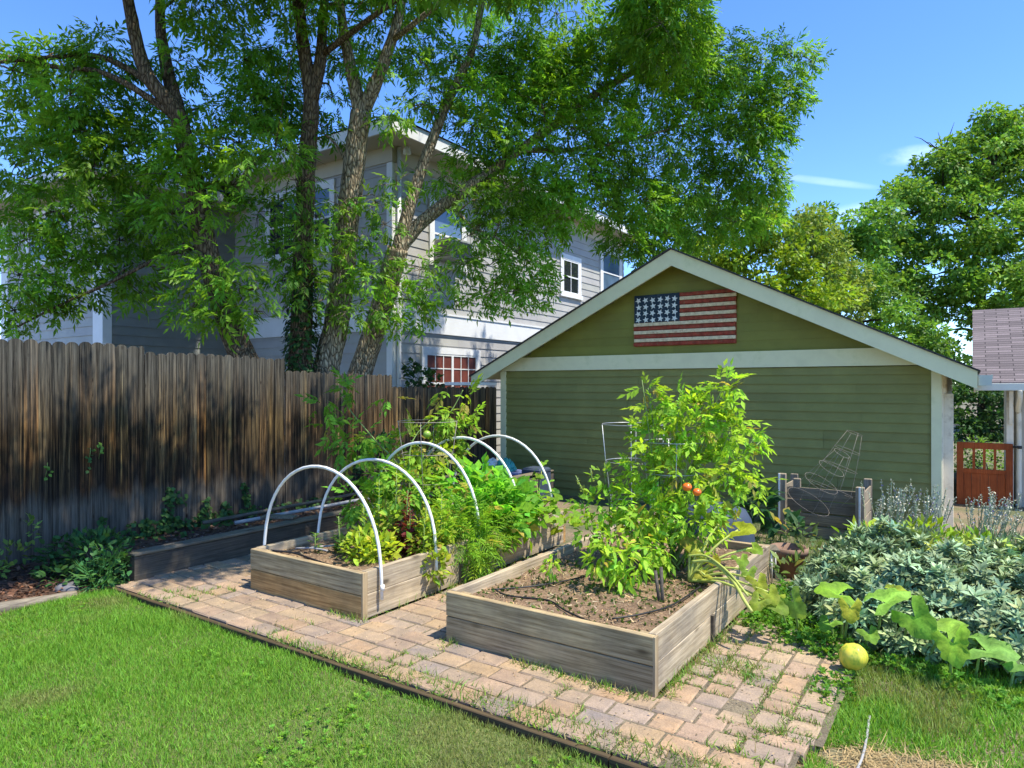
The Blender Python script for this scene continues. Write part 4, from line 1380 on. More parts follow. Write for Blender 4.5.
def ash(label, loc, stems, clumps, m_bark_, base_col, seed, ivy=None):
    global rng
    rng = np.random.default_rng(seed)
    random.seed(seed)
    t = thing("ash_tree", label, "tree", loc, "ash trees behind the fence")
    b = MB()
    nodes = []
    for pts, r0, r1 in stems:
        P = smooth_path(pts, 6)
        rr = taper(r0, r1, len(P), .8)
        b.tube(P, rr, 12, .05)
        nodes += [(p, r) for p, r in zip(P, rr)]
    # limbs out to every clump of leaves
    limb_pts = list(nodes)
    for c in sorted(clumps, key=lambda c: min((Vector(c[:3]) - p).length for p, _ in nodes)):
        C = Vector(c[:3])
        cand = [(p, r) for p, r in limb_pts if p.z < C.z + .5 and (C - p).length > .15]
        p, r = min(cand or limb_pts, key=lambda q: (C - q[0]).length + .25 * max(0, q[0].z - C.z + .1))
        d = C - p
        mid = p + d * .5 + Vector((random.uniform(-.12, .12), random.uniform(-.12, .12), .10 * d.length + random.uniform(0, .1)))
        P = smooth_path([p, mid, C], 4)
        q0 = min(r * .6, .012 + .016 * d.length)
        rr = taper(q0, .006, len(P))
        b.tube(P, rr, 6, .05)
        limb_pts += list(zip(P[2:], rr[2:]))
        for _ in range(7):   # twigs inside the clump
            e = C + Vector((random.gauss(0, 1), random.gauss(0, 1), random.gauss(-.2, .8))) * c[3] * .7
            b.tube([C, (C + e) / 2 + Vector((0, 0, .04)), e], [.006, .004, .002], 4)
    b.build("trunk", M[m_bark_], t)
    # leaves
    pos, ax, sc, cc = [], [], [], []
    for c in clumps:
        n = int((760 if c[2] > 4.7 or c[1] > 9 else 440) * c[3] ** 2 * random.uniform(.75, 1.15) * (1.9 if c[0] < -8.4 else 1.6 if (c[1] > 8.4 and c[2] < 7.4) else 1.0)) + 10
        p, d = ball(n, c[:3], (c[3] * 1.15, c[3] * 1.15, c[3] * .95), .15)
        a = d * np.array([1, 1, .3]) + rng.normal(0, .45, (n, 3)) + np.array([0, 0, -.35])
        pos.append(p); ax.append(a)
        sc.append(rng.uniform(.11, .235, n))
        cc.append(rcol(n, np.array(base_col) * random.uniform(.75, 1.3), .22, .1))
    pos, ax, sc, cc = map(np.concatenate, (pos, ax, sc, cc))
    up = rng.normal(0, .55, ax.shape) + np.array([0, 0, 1.0])
    scatter("crown", ASH, pos, ax, up, sc, cc, M['ash'], t)
    return t


ash("brown barked ash tree leaning left, leftmost of the trunks behind the fence", (-8.300,5.733,1.795),
    [([(-8.086,5.742,1.476),(-8.337,5.571,2.096),(-8.496,5.402,2.779),(-8.619,5.258,3.454),(-8.695,5.145,4.230),(-8.781,5.026,4.916),(-8.773,4.910,5.253),(-8.958,4.663,5.635),(-9.089,4.573,6.057),(-9.095,4.449,6.632),(-9.183,4.267,7.606)],.20,.06),
     ([(-8.781,5.026,4.916),(-8.979,5.012,5.498),(-9.190,4.989,6.092),(-9.347,5.003,6.836),(-9.388,5.096,8.299)],.12,.05),
     ([(-8.899,4.763,5.498),(-9.279,4.565,5.813),(-9.772,4.349,6.049),(-10.329,3.970,6.022),(-10.711,3.588,5.920),(-11.372,3.137,5.813)],.05,.02),
     ([(-8.773,4.910,5.173),(-9.067,4.588,5.476),(-9.503,4.291,5.740),(-10.160,3.964,5.867),(-10.932,3.438,6.080)],.055,.02),
     ([(-8.641,5.242,3.522),(-9.048,4.843,3.326),(-9.555,4.377,2.947),(-9.995,4.016,2.674),(-10.429,3.659,2.365)],.035,.012),
     ([(-8.496,5.402,2.806),(-8.923,5.050,3.154),(-9.361,4.872,3.253)],.022,.01)],
    A_CL + A_UP, 'bark_brown', (.175, .35, .03), 21)
ash("dark straight trunked ash tree wrapped in ivy at its foot behind the fence", (-8.197,6.465,1.689),
    [([(-8.209,6.457,1.393),(-8.197,6.465,1.910),(-8.164,6.475,2.868),(-8.099,6.459,4.035),(-8.010,6.460,5.044),(-7.933,6.451,5.752),(-8.017,6.394,6.478),(-8.089,6.345,7.204),(-8.102,6.215,8.728)],.195,.07),
     ([(-7.933,6.451,5.752),(-7.825,6.525,6.304),(-7.869,6.616,6.968),(-7.863,6.742,8.504)],.11,.05)],
    B_CL + B_UP, 'bark_brown', (.15, .32, .032), 22)
ash("pale barked ash tree forking high into a V above the grey house's eave", (-8.070,6.842,1.691),
    [([(-8.120,6.808,1.388),(-8.057,6.851,1.917),(-7.933,6.936,2.597),(-7.807,6.961,3.495),(-7.694,6.978,4.383),(-7.582,6.993,5.114),(-7.483,7.000,5.659)],.215,.15),
     ([(-7.483,7.000,5.615),(-7.569,6.942,6.104),(-7.667,6.875,6.652),(-7.818,6.893,7.376),(-8.020,6.876,9.095)],.12,.05),
     ([(-7.483,7.000,5.615),(-7.263,7.090,6.081),(-7.069,7.162,6.557),(-6.912,7.269,7.261),(-6.626,7.343,8.801)],.12,.05),
     ([(-7.694,6.978,4.652),(-7.740,6.825,5.096),(-7.961,6.675,5.363)],.03,.012)],
    C_CL + C_UP, 'bark_pale', (.17, .35, .033), 23)
ash("grey ash tree leaning right with a long limb reaching over the garage roof", (-8.125,7.579,1.696),
    [([(-8.231,7.507,1.375),(-8.085,7.606,1.937),(-7.884,7.696,2.576),(-7.654,7.732,3.201),(-7.452,7.748,3.767)],.20,.165),
     ([(-7.452,7.748,3.736),(-7.297,7.854,4.442),(-7.136,8.024,5.166),(-6.946,8.214,5.896),(-6.800,8.435,6.496),(-6.636,8.668,7.187),(-6.495,8.885,8.868)],.115,.045),
     ([(-7.465,7.739,3.704),(-7.261,8.000,4.136),(-6.906,8.363,4.576),(-6.562,8.839,5.022),(-6.146,9.244,5.481),(-5.704,9.788,6.053),(-5.172,10.393,6.677),(-4.657,11.107,7.212),(-3.738,12.097,7.802)],.125,.04),
     ([(-6.146,9.244,5.481),(-5.615,9.970,5.586),(-4.946,10.910,5.900),(-4.068,11.993,6.408)],.05,.015),
     ([(-6.906,8.363,4.576),(-6.641,8.543,4.176),(-6.303,8.895,3.958),(-5.956,9.252,3.621)],.035,.012)],
    D_CL + D_UP, 'bark_pale', (.175, .36, .03), 24)

# ------------------------------------------------------- far trees on the right
LQ = T_diamond(.32, .08, -.1)
def far_tree(name, label, base, height, blobs, colr, leaf, dens, seed, trunk_r=.25, m='bark_far', snag=None):
    """blobs: ellipsoids (centre, radii) whose shells carry the leaf clumps"""
    global rng
    rng = np.random.default_rng(seed); random.seed(seed)
    t = thing(name, label, "tree", base, "trees beyond the garage")
    b = MB()
    B = Vector(base)
    top = B + Vector((random.uniform(-.3, .3), random.uniform(-.3, .3), height * .8))
    P = smooth_path([B, B + (top - B) * .35 + Vector((.15, .1, 0)), B + (top - B) * .7 + Vector((-.1, 0, 0)), top], 4)
    b.tube(P, taper(trunk_r, trunk_r * .15, len(P)), 9, .06)
    pos, ax, sc, cc = [], [], [], []
    for c, r in blobs:
        C = Vector(c)
        q = min(P, key=lambda p: (p - C).length + max(0, p.z - C.z) * 2)
        b.tube(smooth_path([q, (q + C) / 2 + Vector((0, 0, .15 * (C - q).length)), C], 3), taper(trunk_r * .35, .02, 7), 6)
        nc = max(8, int(dens * 12 * (r[0] * r[2])))
        cp, cd = ball(nc, c, r, .45)
        for k in range(nc):
            rr = random.uniform(.28, .62) * min(1.0, .45 + leaf * 2.2)
            n = int(95 * (rr / leaf) ** 2 * .16) + 26
            p, d = ball(n, cp[k], (rr * 1.3, rr * 1.3, rr * .7), .2)
            pos.append(p)
            ax.append(d + rng.normal(0, .5, (n, 3)) + np.array([0, 0, -.2]))
            sc.append(rng.uniform(.7, 1.35, n) * leaf)
            cc.append(rcol(n, np.array(colr) * random.uniform(.72, 1.35), .18, .1))
    if snag:
        S = Vector(snag)
        for dx, dz in ((-.55, .35), (-.15, .6), (.35, .85), (.6, .55), (-.9, .55)):
            b.tube([S + Vector((0, 0, -1.6)), S, S + Vector((dx * .5, dx * .2, dz * .6)), S + Vector((dx * .9, dx * .4, dz * 1.0 + .1)), S + Vector((dx * 1.2, dx * .3, dz * 1.5))], [.035, .03, .022, .016, .006], 5)
    b.build("trunk", M[m], t)
    pos, ax, sc, cc = map(np.concatenate, (pos, ax, sc, cc))
    up = rng.normal(0, .5, ax.shape) + np.array([0, 0, 1.0])
    scatter("crown", LQ, pos, ax, up, sc, cc, M['far'], t)
    return t


def EL(p, r): return (p, r)
far_tree("big_tree", "tallest broad green tree behind the mauve shed roof with bare twigs at its side", (0.461,36.630,-0.356), 13.2,
    [EL((0.461,36.630,11.644),(1.9,1.9,1.5)),EL((-1.192,35.502,10.533),(1.7,1.7,1.4)),EL((2.373,39.145,11.290),(2.0,2,1.8)),EL((-2.477,34.626,9.200),(1.6,1.6,1.3)),EL((-0.265,34.924,8.517),(1.9,1.9,1.5)),
     EL((1.687,36.256,7.873),(1.9,1.9,1.6)),EL((-2.844,34.375,7.422),(1.4,1.4,1.2)),EL((-1.329,34.198,6.369),(1.7,1.7,1.3)),EL((0.601,34.304,5.582),(1.7,1.7,1.3)),EL((2.397,36.740,5.295),(1.8,1.8,1.5)),
     EL((1.011,37.005,12.533),(1.0,1,.9)),EL((0.644,36.755,13.333),(.6,.6,.5)),EL((-2.394,33.472,5.295),(1.3,1.3,1.0)),EL((-0.797,34.561,4.006),(1.5,1.5,1.2)),EL((4.460,40.568,9.224),(2.6,2.6,3)),EL((2.183,39.015,13.357),(1.0,1,.9))],
    (.165, .31, .04), .19, 1.5, 31, .35, snag=(-1.081,35.578,12.000))
far_tree("leafy_tree", "mid green tree filling the gap between garage ridge and the tallest tree", (-4.056,28.707,-0.095), 8.6,
    [EL((-4.374,28.490,7.686),(1.1,1.1,.8)),EL((-3.324,29.206,7.686),(1.1,1,.8)),EL((-5.328,27.838,7.532),(.9,.9,.7)),EL((-3.737,28.924,6.530),(1.2,1.2,.9)),EL((-5.010,28.056,6.839),(1.0,1,.8)),EL((-3.747,27.707,5.341),(1.3,1.3,1.0)),EL((-2.676,28.437,4.044),(1.2,1.2,1)),EL((-2.064,28.855,3.119),(1.2,1.2,.9)),EL((-4.758,27.622,5.227),(1.1,1.1,.9)),EL((-1.351,30.552,2.216),(1.3,1.3,1.0)),EL((-3.260,29.249,2.601),(1.3,1.3,1.2))],
    (.145, .29, .04), .17, 1.35, 32)
far_tree("bright_tree", "bright yellow green tree rising just behind the garage ridge", (-5.846,21.433,0.231), 6.6,
    [EL((-5.460,21.696,6.298),(.8,.8,.7)),EL((-6.103,21.258,5.769),(.8,.8,.7)),EL((-4.689,22.222,5.987),(.8,.8,.7)),EL((-5.075,21.959,5.147),(.9,.9,.7)),EL((-4.432,22.397,4.742),(.8,.8,.7)),EL((-5.846,21.433,4.898),(.9,.9,.7)),EL((-6.617,20.907,5.520),(.6,.6,.6)),EL((-3.918,22.748,4.276),(.7,.7,.6)),EL((-5.075,21.959,3.653),(1.2,1.2,.9))],
    (.24, .36, .025), .15, 1.15, 33, .18)
far_tree("olive_tree", "olive brown tinged tree with fine leaves between the bright tree and the tall one", (-4.432,24.818,0.101), 7.2,
    [EL((-4.573,24.722,6.984),(.6,.6,.6)),EL((-4.235,24.953,6.404),(.6,.6,.6)),EL((-3.869,25.202,5.553),(.7,.7,.6)),EL((-3.447,25.490,4.530),(.7,.7,.6)),EL((-4.854,24.530,5.961),(.5,.5,.5)),EL((-4.010,25.106,4.190),(.9,.9,.8))],
    (.20, .28, .05), .13, 1.1, 34, .15)
far_tree("shade_tree", "dark green tree low behind the garden gate under the shed eave", (0.369,29.304,-1.387), 4.4,
    [EL((0.075,29.103,0.924),(.9,.9,.8)),EL((0.809,29.604,0.569),(.9,.9,.8)),EL((0.384,30.525,-0.400),(1.1,1.1,.7)),EL((-0.381,30.003,1.822),(.9,.9,.8)),EL((1.455,31.255,1.637),(1.1,1.1,.9)),EL((-0.660,28.602,0.036),(.9,.9,.8)),EL((2.220,31.777,-0.030),(1.2,1.2,1.0)),EL((-0.605,26.219,-0.877),(.8,.8,.5)),EL((-0.012,26.623,-1.138),(.8,.8,.45)),EL((0.703,27.716,-1.067),(.8,.8,.5)),EL((1.198,28.659,-0.751),(.8,.8,.6))],
    (.05, .12, .03), .15, 1.5, 35, .14)
far_tree("backyard_tree", "soft green tree showing past the right end of the grey house's eave", (-10.101,24.583,-0.095), 9.6,
    [EL((-10.986,25.190,9.040),(1.3,1.3,1.1)),EL((-9.333,26.317,8.040),(1.3,1.3,1.1)),EL((-8.342,26.993,8.840),(1.1,1.1,1.0)),EL((-9.624,24.908,6.839),(1.2,1.2,1.0)),EL((-7.186,27.782,8.840),(.8,.8,.7)),EL((-8.670,25.559,6.068),(1.3,1.3,1.1))],
    (.11, .23, .03), .17, .9, 36)
far_tree("street_tree", "pale green tree low in the slots of the garden gate", (-0.185,41.031,-3.135), 3.6,
    [EL((-0.310,40.946,-2.228),(1.1,1.1,.8)),EL((0.537,42.734,-1.978),(1.0,1.0,.8))], (.14, .2, .03), .16, .9, 37, .12)

# ------------------------------------------------------------ garden plants
rng = np.random.default_rng(77)
random.seed(77)
LEAF = T_leaf(.27, .06, -.16)
LONG = T_leaf(.17, .05, -.22)
TOM = T_spray(3, .56, .23, -.40, .22)
FERN = T_spray(7, .30, .10, -.30, .12)
PARS = T_spray(1, .62, .46, -.10, .55)
WH = T_whorl(8, .155, .95, 2)
TUFT = T_whorl(6, .26, .9, 4)
DI = T_diamond(.3, .06, -.1)
BL = T_blade(.055, .35)


def bush(t, blobs, tmpl, size, colr, m='veg', out=.9, upb=.1, shell=.1, var=.22, hue=.12, name="foliage"):
    pos, ax, sc, cc = [], [], [], []
    for c, r, n in blobs:
        r3 = (r, r, r) if np.isscalar(r) else r
        p, d = ball(n, c, r3, shell)
        pos.append(p); ax.append(d * out + rng.normal(0, .45, (n, 3)) + np.array([0, 0, upb]))
        sc.append(rng.uniform(size[0], size[1], n)); cc.append(rcol(n, np.array(colr) * random.uniform(.8, 1.25), var, hue))
    pos, ax, sc, cc = map(np.concatenate, (pos, ax, sc, cc))
    if m == 'veg':
        old = rng.random(len(cc)) < .06
        cc[old] = rcol(int(old.sum()), (.46, .40, .09), .25, .1)
    up = rng.normal(0, .45, ax.shape) + np.array([0, 0, 1.0])
    return scatter(name, tmpl, pos, ax, up, sc, cc, M[m], t)


def stems(t, base, tips, r, m='stem', spread=.03, name="stem", sag=.1):
    for q in tips:
        b = MB()
        p = Vector(base) + Vector((random.uniform(-spread, spread), random.uniform(-spread, spread), 0))
        q = Vector(q)
        mid = (p + q) / 2 + Vector((random.uniform(-.03, .03), random.uniform(-.03, .03), sag * (q - p).length))
        P = smooth_path([p, mid, q], 4)
        b.tube(P, taper(r, r * .4, len(P)), 6)
        b.build(name, M[m], t)


def spire(t, specs, tmpl, colr, m='veg', name="leaves", size=(.05, .1), dens=70, spread=.10):
    """upright bolting stalks clothed in leaves that get smaller upwards"""
    pos, ax, sc, cc, b = [], [], [], [], MB()
    for base, h, lean in specs:
        n = int(dens * h / .4)
        u = rng.random(n) ** 1.3
        a = rng.random(n) * 6.283
        B = np.array(base)
        st = B[None] + np.outer(u, np.array([lean[0], lean[1], 1.0]) * h)
        k = (1 - .75 * u)
        d = np.stack([np.cos(a), np.sin(a), .25 + .5 * u], 1)
        pos.append(st + d * (spread * .25 * k)[:, None]); ax.append(d)
        sc.append(rng.uniform(size[0], size[1], n) * (.45 + .55 * k)); cc.append(rcol(n, np.array(colr) * random.uniform(.85, 1.2), .2, .12))
        b.tube([B, B + np.array([lean[0], lean[1], 1.0]) * h * 1.06], [.008, .003], 5)
    pos, ax, sc, cc = map(np.concatenate, (pos, ax, sc, cc))
    up = rng.normal(0, .3, ax.shape) + np.array([0, 0, 1.0])
    scatter(name, tmpl, pos, ax, up, sc, cc, M[m], t)
    b.build("stalk", M['stem'], t)


VG = (.37, .60, .055)
# --- right bed
base = (-1.86, 4.85, .24)
t = thing("tomato_plant", "tallest bushy tomato plant in the right bed with two ripe red tomatoes", "tomato plant", base)
TB = [((-1.732,4.992,1.305),.19,95),((-2.001,4.930,1.184),.20,95),((-1.513,5.141,1.252),.17,75),((-2.116,4.851,0.953),.15,60),((-1.777,4.840,0.941),.24,120),((-1.484,5.040,0.941),.16,60),
      ((-1.973,4.707,0.644),.19,85),((-1.699,4.833,0.617),.2,85),((-1.588,5.090,1.479),.11,34),((-1.401,5.218,1.132),.10,24),((-2.020,4.917,1.431),.10,28),((-2.150,4.707,0.739),.11,28),((-1.825,4.928,1.479),.12,32),
      ((-1.532,5.129,1.608),.07,15),((-2.065,4.886,1.585),.06,12),((-1.345,5.256,1.222),.06,10),((-1.331,5.145,0.867),.06,10),((-2.262,4.630,0.588),.08,14),((-1.396,5.040,0.764),.07,10),((-1.836,4.558,0.434),.10,22),((-1.617,4.768,0.386),.1,20)]
TB = [(c_, r_, int(n_ * .85)) for c_, r_, n_ in TB]
bush(t, TB, TOM, (.06, .125), VG, upb=-.1, shell=.0)
stems(t, base, [x[0] for x in TB] + [(-1.532,5.129,1.668), (-2.103,4.860,1.646), (-1.314,5.278,1.192), (-1.288,5.174,0.815)], .009, spread=.08, sag=.08)
for p, r in (((-1.642,4.569,0.897), .034), ((-1.581,4.599,0.863), .031)):
    b = MB(); b.lathe([(r * math.cos(a), r * .85 * math.sin(a)) for a in np.linspace(-1.5, 1.5, 9)], p, 16); b.build("tomato", M['tomato'], t)

base = (-2.38, 4.72, .24)
t = thing("basil_plant", "bright bushy basil plant with pale flower spikes at the left of the big tomato", "basil", base)
BB = [((-2.370,4.678,0.683),.17,110),((-2.387,4.545,0.512),.14,80),((-2.187,4.560,0.496),.15,90),((-2.338,4.699,0.891),.1,36),((-2.498,4.591,0.722),.08,22)]
bush(t, BB, LEAF, (.045, .08), (.32, .56, .06), upb=.05)
stems(t, base, [x[0] for x in BB], .007, spread=.05)
for sp_ in (((-2.338,4.699,0.891), .12, (0, 0)), ((-2.421,4.643,0.860), .10, (-.1, 0)), ((-2.478,4.604,0.783), .12, (-.4, -.2))):
    spire(t, [sp_], DI, (.34, .42, .10), size=(.018, .03), dens=90, spread=.03, name="flower_spike")

for k, (base, bl, lab) in enumerate((((-2.02, 4.12, .24), [((-2.007,4.139,0.481),.15,90),((-1.886,4.161,0.427),.13,75),((-2.051,4.048,0.427),.10,45),((-1.909,4.085,0.321),.08,30)], "low drooping pepper plant at the front middle of the right bed"),
                                     ((-1.93, 4.45, .24), [((-1.904,4.451,0.481),.13,70),((-1.786,4.471,0.423),.1,40),((-1.953,4.478,0.612),.1,40)], "pepper plant tucked under the front of the big tomato"),
                                     ((-2.36, 3.95, .24), [((-2.373,3.950,0.360),.055,26),((-2.377,3.971,0.409),.04,14)], "small lone pepper seedling near the left board of the right bed"))):
    t = thing("pepper_plant", lab, "pepper plant", base, "pepper plants in the right bed")
    bush(t, bl, LONG, (.06, .105) if k < 2 else (.045, .07), (.36, .60, .06), upb=-.5)
    stems(t, base, [x[0] for x in bl], .006, spread=.02)

SQ = [T_squash(i) for i in range(4)]
def squash_leaf(t, p, face, tipdir, size, colr, i, sep=True, lst=None):
    """face: outward normal, tipdir: direction the leaf points"""
    o = scatter("leaf", SQ[i % 4], np.array([p]), np.array([tipdir], float), np.array([face], float), [size * .9], rcol(1, colr, .08, .05), M['veg'], t)
    n = len(o.data.vertices)          # paler midribs running out into each lobe
    cv = np.empty(n * 4, np.float32); o.data.color_attributes["col"].data.foreach_get("color", cv)
    cv = cv.reshape(-1, 4); k = np.ones(n); k[0] = 1.5
    for j in range(27):
        w = max(0, math.cos((-2.55 + 5.1 * j / 26) * 2.48)) ** 3
        k[1 + 2 * j] = .86 + .5 * w; k[2 + 2 * j] = .9 + .18 * w
    cv[:, :3] *= k[:, None]
    o.data.color_attributes["col"].data.foreach_set("color", cv.ravel())
    return o


YL = (.52, .60, .05)
base = (-1.62, 4.55, .25)
t = thing("squash_plant", "yellowing squash plant sprawling over the right side of the right bed", "squash plant", base)
QL = [((-1.363,4.820,0.587),(-.2,-.6,.8),(.9,-.1,.1),.13,YL),((-1.495,4.791,0.612),(-.3,-.7,.6),(-.5,-.3,.6),.11,(.32,.36,.03)),((-1.567,4.620,0.458),(-.2,-.7,.7),(-.8,-.4,.1),.10,(.3,.33,.03)),
      ((-1.482,4.618,0.401),(0,-.6,.8),(.6,-.6,-.1),.09,(.36,.36,.04)),((-1.642,4.630,0.481),(-.4,-.5,.8),(-.7,.2,.3),.09,(.33,.3,.05)),((-1.268,4.824,0.472),(.2,-.6,.8),(.8,-.4,-.2),.09,(.2,.32,.04)),
      ((-1.309,4.676,0.428),(.2,-.5,.8),(.5,-.6,-.4),.09,(.24,.36,.04)),((-1.147,4.483,0.350),(.3,-.7,.6),(.5,-.5,-.6),.10,(.28,.34,.03)),((-1.063,4.419,0.303),(.3,-.7,.6),(.6,-.5,-.5),.10,(.27,.34,.04)),
      ((-1.092,4.339,0.268),(.3,-.6,.7),(-.3,-.7,-.5),.09,(.22,.33,.04)),((-1.466,4.931,0.685),(0,-.8,.5),(0,-.3,.9),.09,(.33,.35,.06)),((-1.489,4.492,0.326),(0,-.5,.9),(-.6,-.6,-.1),.08,(.34,.36,.05)),
      ((-1.010,4.395,0.237),(.3,-.6,.7),(.8,-.2,-.4),.09,(.2,.3,.04)),((-1.222,4.553,0.387),(.2,-.7,.7),(.2,-.8,-.5),.09,(.2,.32,.04))]
b = MB()
for i, (p, fc, td, sz, cl_) in enumerate(QL):
    squash_leaf(t, p, fc, td, sz, cl_, i)
    P = smooth_path([base, tuple((Vector(base) + Vector(p)) / 2 + Vector((0, 0, .05))), p], 4)
    b.tube(P, taper(.011, .006, len(P)), 6)
b.tube(smooth_path([(-1.579,4.491,0.401), (-1.434,4.469,0.427), (-1.265,4.342,0.364), (-1.152,4.202,0.294), (-1.093,4.157,0.244)], 5), .011, 7)
b.tube(smooth_path([(-1.619,4.525,0.429), (-1.484,4.496,0.454), (-1.301,4.378,0.401), (-1.140,4.246,0.309)], 5), .008, 7)
b.build("stem", M['stem_yellow'], t)

# --- left bed
def lettuce(lab, name, cat, specs, colr, base_blobs, size, grp=None):
    t = thing(name, lab, cat, specs[0][0], grp)
    spire(t, specs, LEAF, colr, size=size, dens=75)
    if base_blobs: bush(t, base_blobs, LEAF, (size[0] * .9, size[1] * 1.15), colr, upb=.25, name="outer_leaves")
LT = (.40, .52, .05)
lettuce("loose yellow green lettuce at the front corner of the left bed", "lettuce", "lettuce", [((-3.93, 3.66, .25), .20, (0, 0)), ((-3.80, 3.72, .25), .16, (.1, 0))], LT, [((-3.90, 3.66, .34), .15, 170), ((-3.76, 3.74, .33), .13, 120), ((-4.02, 3.72, .31), .10, 60)], (.04, .08), "lettuces")
lettuce("tall bolting lettuce with a thin pale flower stalk in the left bed", "lettuce", "lettuce", [((-4.02, 3.95, .25), .55, (.02, 0)), ((-3.9, 4.02, .25), .62, (0, .03)), ((-4.12, 3.9, .25), .42, (-.05, 0))], (.32, .47, .06), [((-4.0, 3.93, .38), .18, 190), ((-3.9, 4.0, .5), .12, 70)], (.04, .08), "lettuces")
lettuce("dark red lettuce gone to seed among the green ones", "red_lettuce", "lettuce", [((-3.80, 4.05, .25), .48, (.03, 0)), ((-3.72, 4.0, .25), .36, (.06, -.04)), ((-3.86, 4.12, .25), .42, (0, 0))], (.20, .04, .045), [((-3.78, 4.02, .40), .12, 110), ((-3.74, 3.96, .34), .1, 60)], (.04, .075), "lettuces")
lettuce("frilly lettuce spilling over the right side board of the left bed", "lettuce", "lettuce", [((-3.60, 4.05, .25), .42, (.05, -.03)), ((-3.53, 4.15, .25), .46, (.04, 0)), ((-3.55, 3.98, .25), .30, (.1, -.1))], (.36, .50, .05), [((-3.54, 4.02, .36), .14, 170), ((-3.43, 3.98, .22), (.08, .12, .14), 120), ((-3.55, 4.15, .48), .14, 130), ((-3.66, 4.1, .42), .12, 90)], (.035, .07), "lettuces")
lettuce("small dark green herb clump at the front left of the left bed", "herb", "herb", [((-4.22, 3.72, .25), .28, (-.05, 0)), ((-4.12, 3.66, .25), .14, (.05, 0))], (.10, .20, .04), [((-4.12, 3.7, .30), .10, 50)], (.035, .075))
lettuce("tiny seedling standing alone near the first hoop in the left bed", "seedling", "seedling", [((-4.40, 3.62, .25), .15, (0, 0))], (.14, .26, .05), None, (.04, .075))

t = thing("carrot_tops", "feathery carrot tops hanging over the right side of the left bed", "carrots", (-3.6, 4.6, .25))
bush(t, [((-3.58, 4.45, .42), .17, 120), ((-3.52, 4.62, .36), .18, 130), ((-3.44, 4.52, .25), (.12, .2, .14), 110), ((-3.66, 4.7, .48), .16, 90), ((-3.48, 4.75, .38), .14, 80)], FERN, (.13, .21), (.24, .46, .05), upb=.0)
stems(t, (-3.62, 4.6, .25), [(-3.5, 4.4, .42), (-3.45, 4.6, .38), (-3.6, 4.75, .5), (-3.7, 4.5, .5)], .005, spread=.1)
t = thing("parsley", "broad bright green parsley clump in the middle of the left bed", "parsley", (-3.75, 5.0, .25))
bush(t, [((-3.72, 4.85, .58), .2, 80), ((-3.58, 5.0, .52), .2, 90), ((-3.85, 5.1, .56), .18, 70), ((-3.52, 5.2, .42), .15, 60), ((-3.66, 5.3, .44), .16, 60), ((-3.45, 4.95, .42), .15, 50)], PARS, (.10, .17), (.22, .52, .055), upb=.35)
stems(t, (-3.68, 5.02, .25), [(-3.6, 4.85, .6), (-3.5, 5.1, .55), (-3.8, 5.1, .6), (-3.7, 5.3, .6), (-3.85, 4.9, .55), (-3.55, 5.25, .55), (-3.45, 5.0, .45), (-3.75, 4.95, .6)], .006, spread=.1)
t = thing("bean_plant", "broad leaved green plant drooping at the far right end of the left bed", "bean plant", (-3.55, 5.6, .25))
sl_, sa, su, ss, sc_ = [], [], [], [], []
for k in range(46):
    c = random.choice([(-3.5, 5.5, .5), (-3.42, 5.7, .48), (-3.6, 5.8, .55), (-3.35, 5.55, .36), (-3.30, 5.8, .34), (-3.2, 5.7, .3)])
    p = np.array(c) + rng.normal(0, .09, 3)
    sl_.append(p); a = rng.uniform(0, 6.28)
    sa.append((math.cos(a) + .3, math.sin(a) - .3, rng.uniform(-.7, .1))); su.append((rng.normal(.2, .3), rng.normal(-.5, .3), 1)); ss.append(rng.uniform(.055, .095))
scatter("leaves", SQ[1], np.array(sl_), np.array(sa), np.array(su), np.array(ss), rcol(46, (.25, .45, .05), .25, .15), M['veg'], t)
stems(t, (-3.55, 5.65, .25), [tuple(p) for p in sl_[::2]], .006, 'stem_yellow', spread=.06, sag=.15)

def leggy(lab, base, paths, leafsets, colr, extra=None):
    t = thing("tomato_plant", lab, "tomato plant", base)
    b = MB()
    for P in paths:
        Q = smooth_path([base] + P, 5); b.tube(Q, taper(.010, .004, len(Q)), 6)
    b.build("stem", M['stem'], t)
    bush(t, leafsets, TOM, (.08, .15), colr, upb=-.35)
    return t
t = leggy("leggy tomato plant leaning towards the fence at the left of the left bed", (-4.25, 4.6, .25),
          [[(-4.484,4.689,0.804), (-4.753,4.626,1.080), (-5.028,4.560,1.365), (-5.125,4.494,1.610)], [(-4.529,4.536,0.816), (-4.781,4.486,0.898)], [(-4.405,4.742,0.993), (-4.315,4.925,1.273)]],
          [((-5.109,4.505,1.600),.07,7),((-5.254,4.405,1.414),.09,9),((-5.189,4.449,1.189),.09,9),((-5.028,4.560,1.541),.07,6),((-4.936,4.501,1.032),.16,34),((-4.793,4.599,1.080),.10,16),((-4.556,4.397,0.737),.16,44),((-4.572,4.265,0.570),.14,34),((-4.289,4.459,0.660),.18,50),((-4.776,4.852,1.461),.05,4)], (.20, .42, .045))
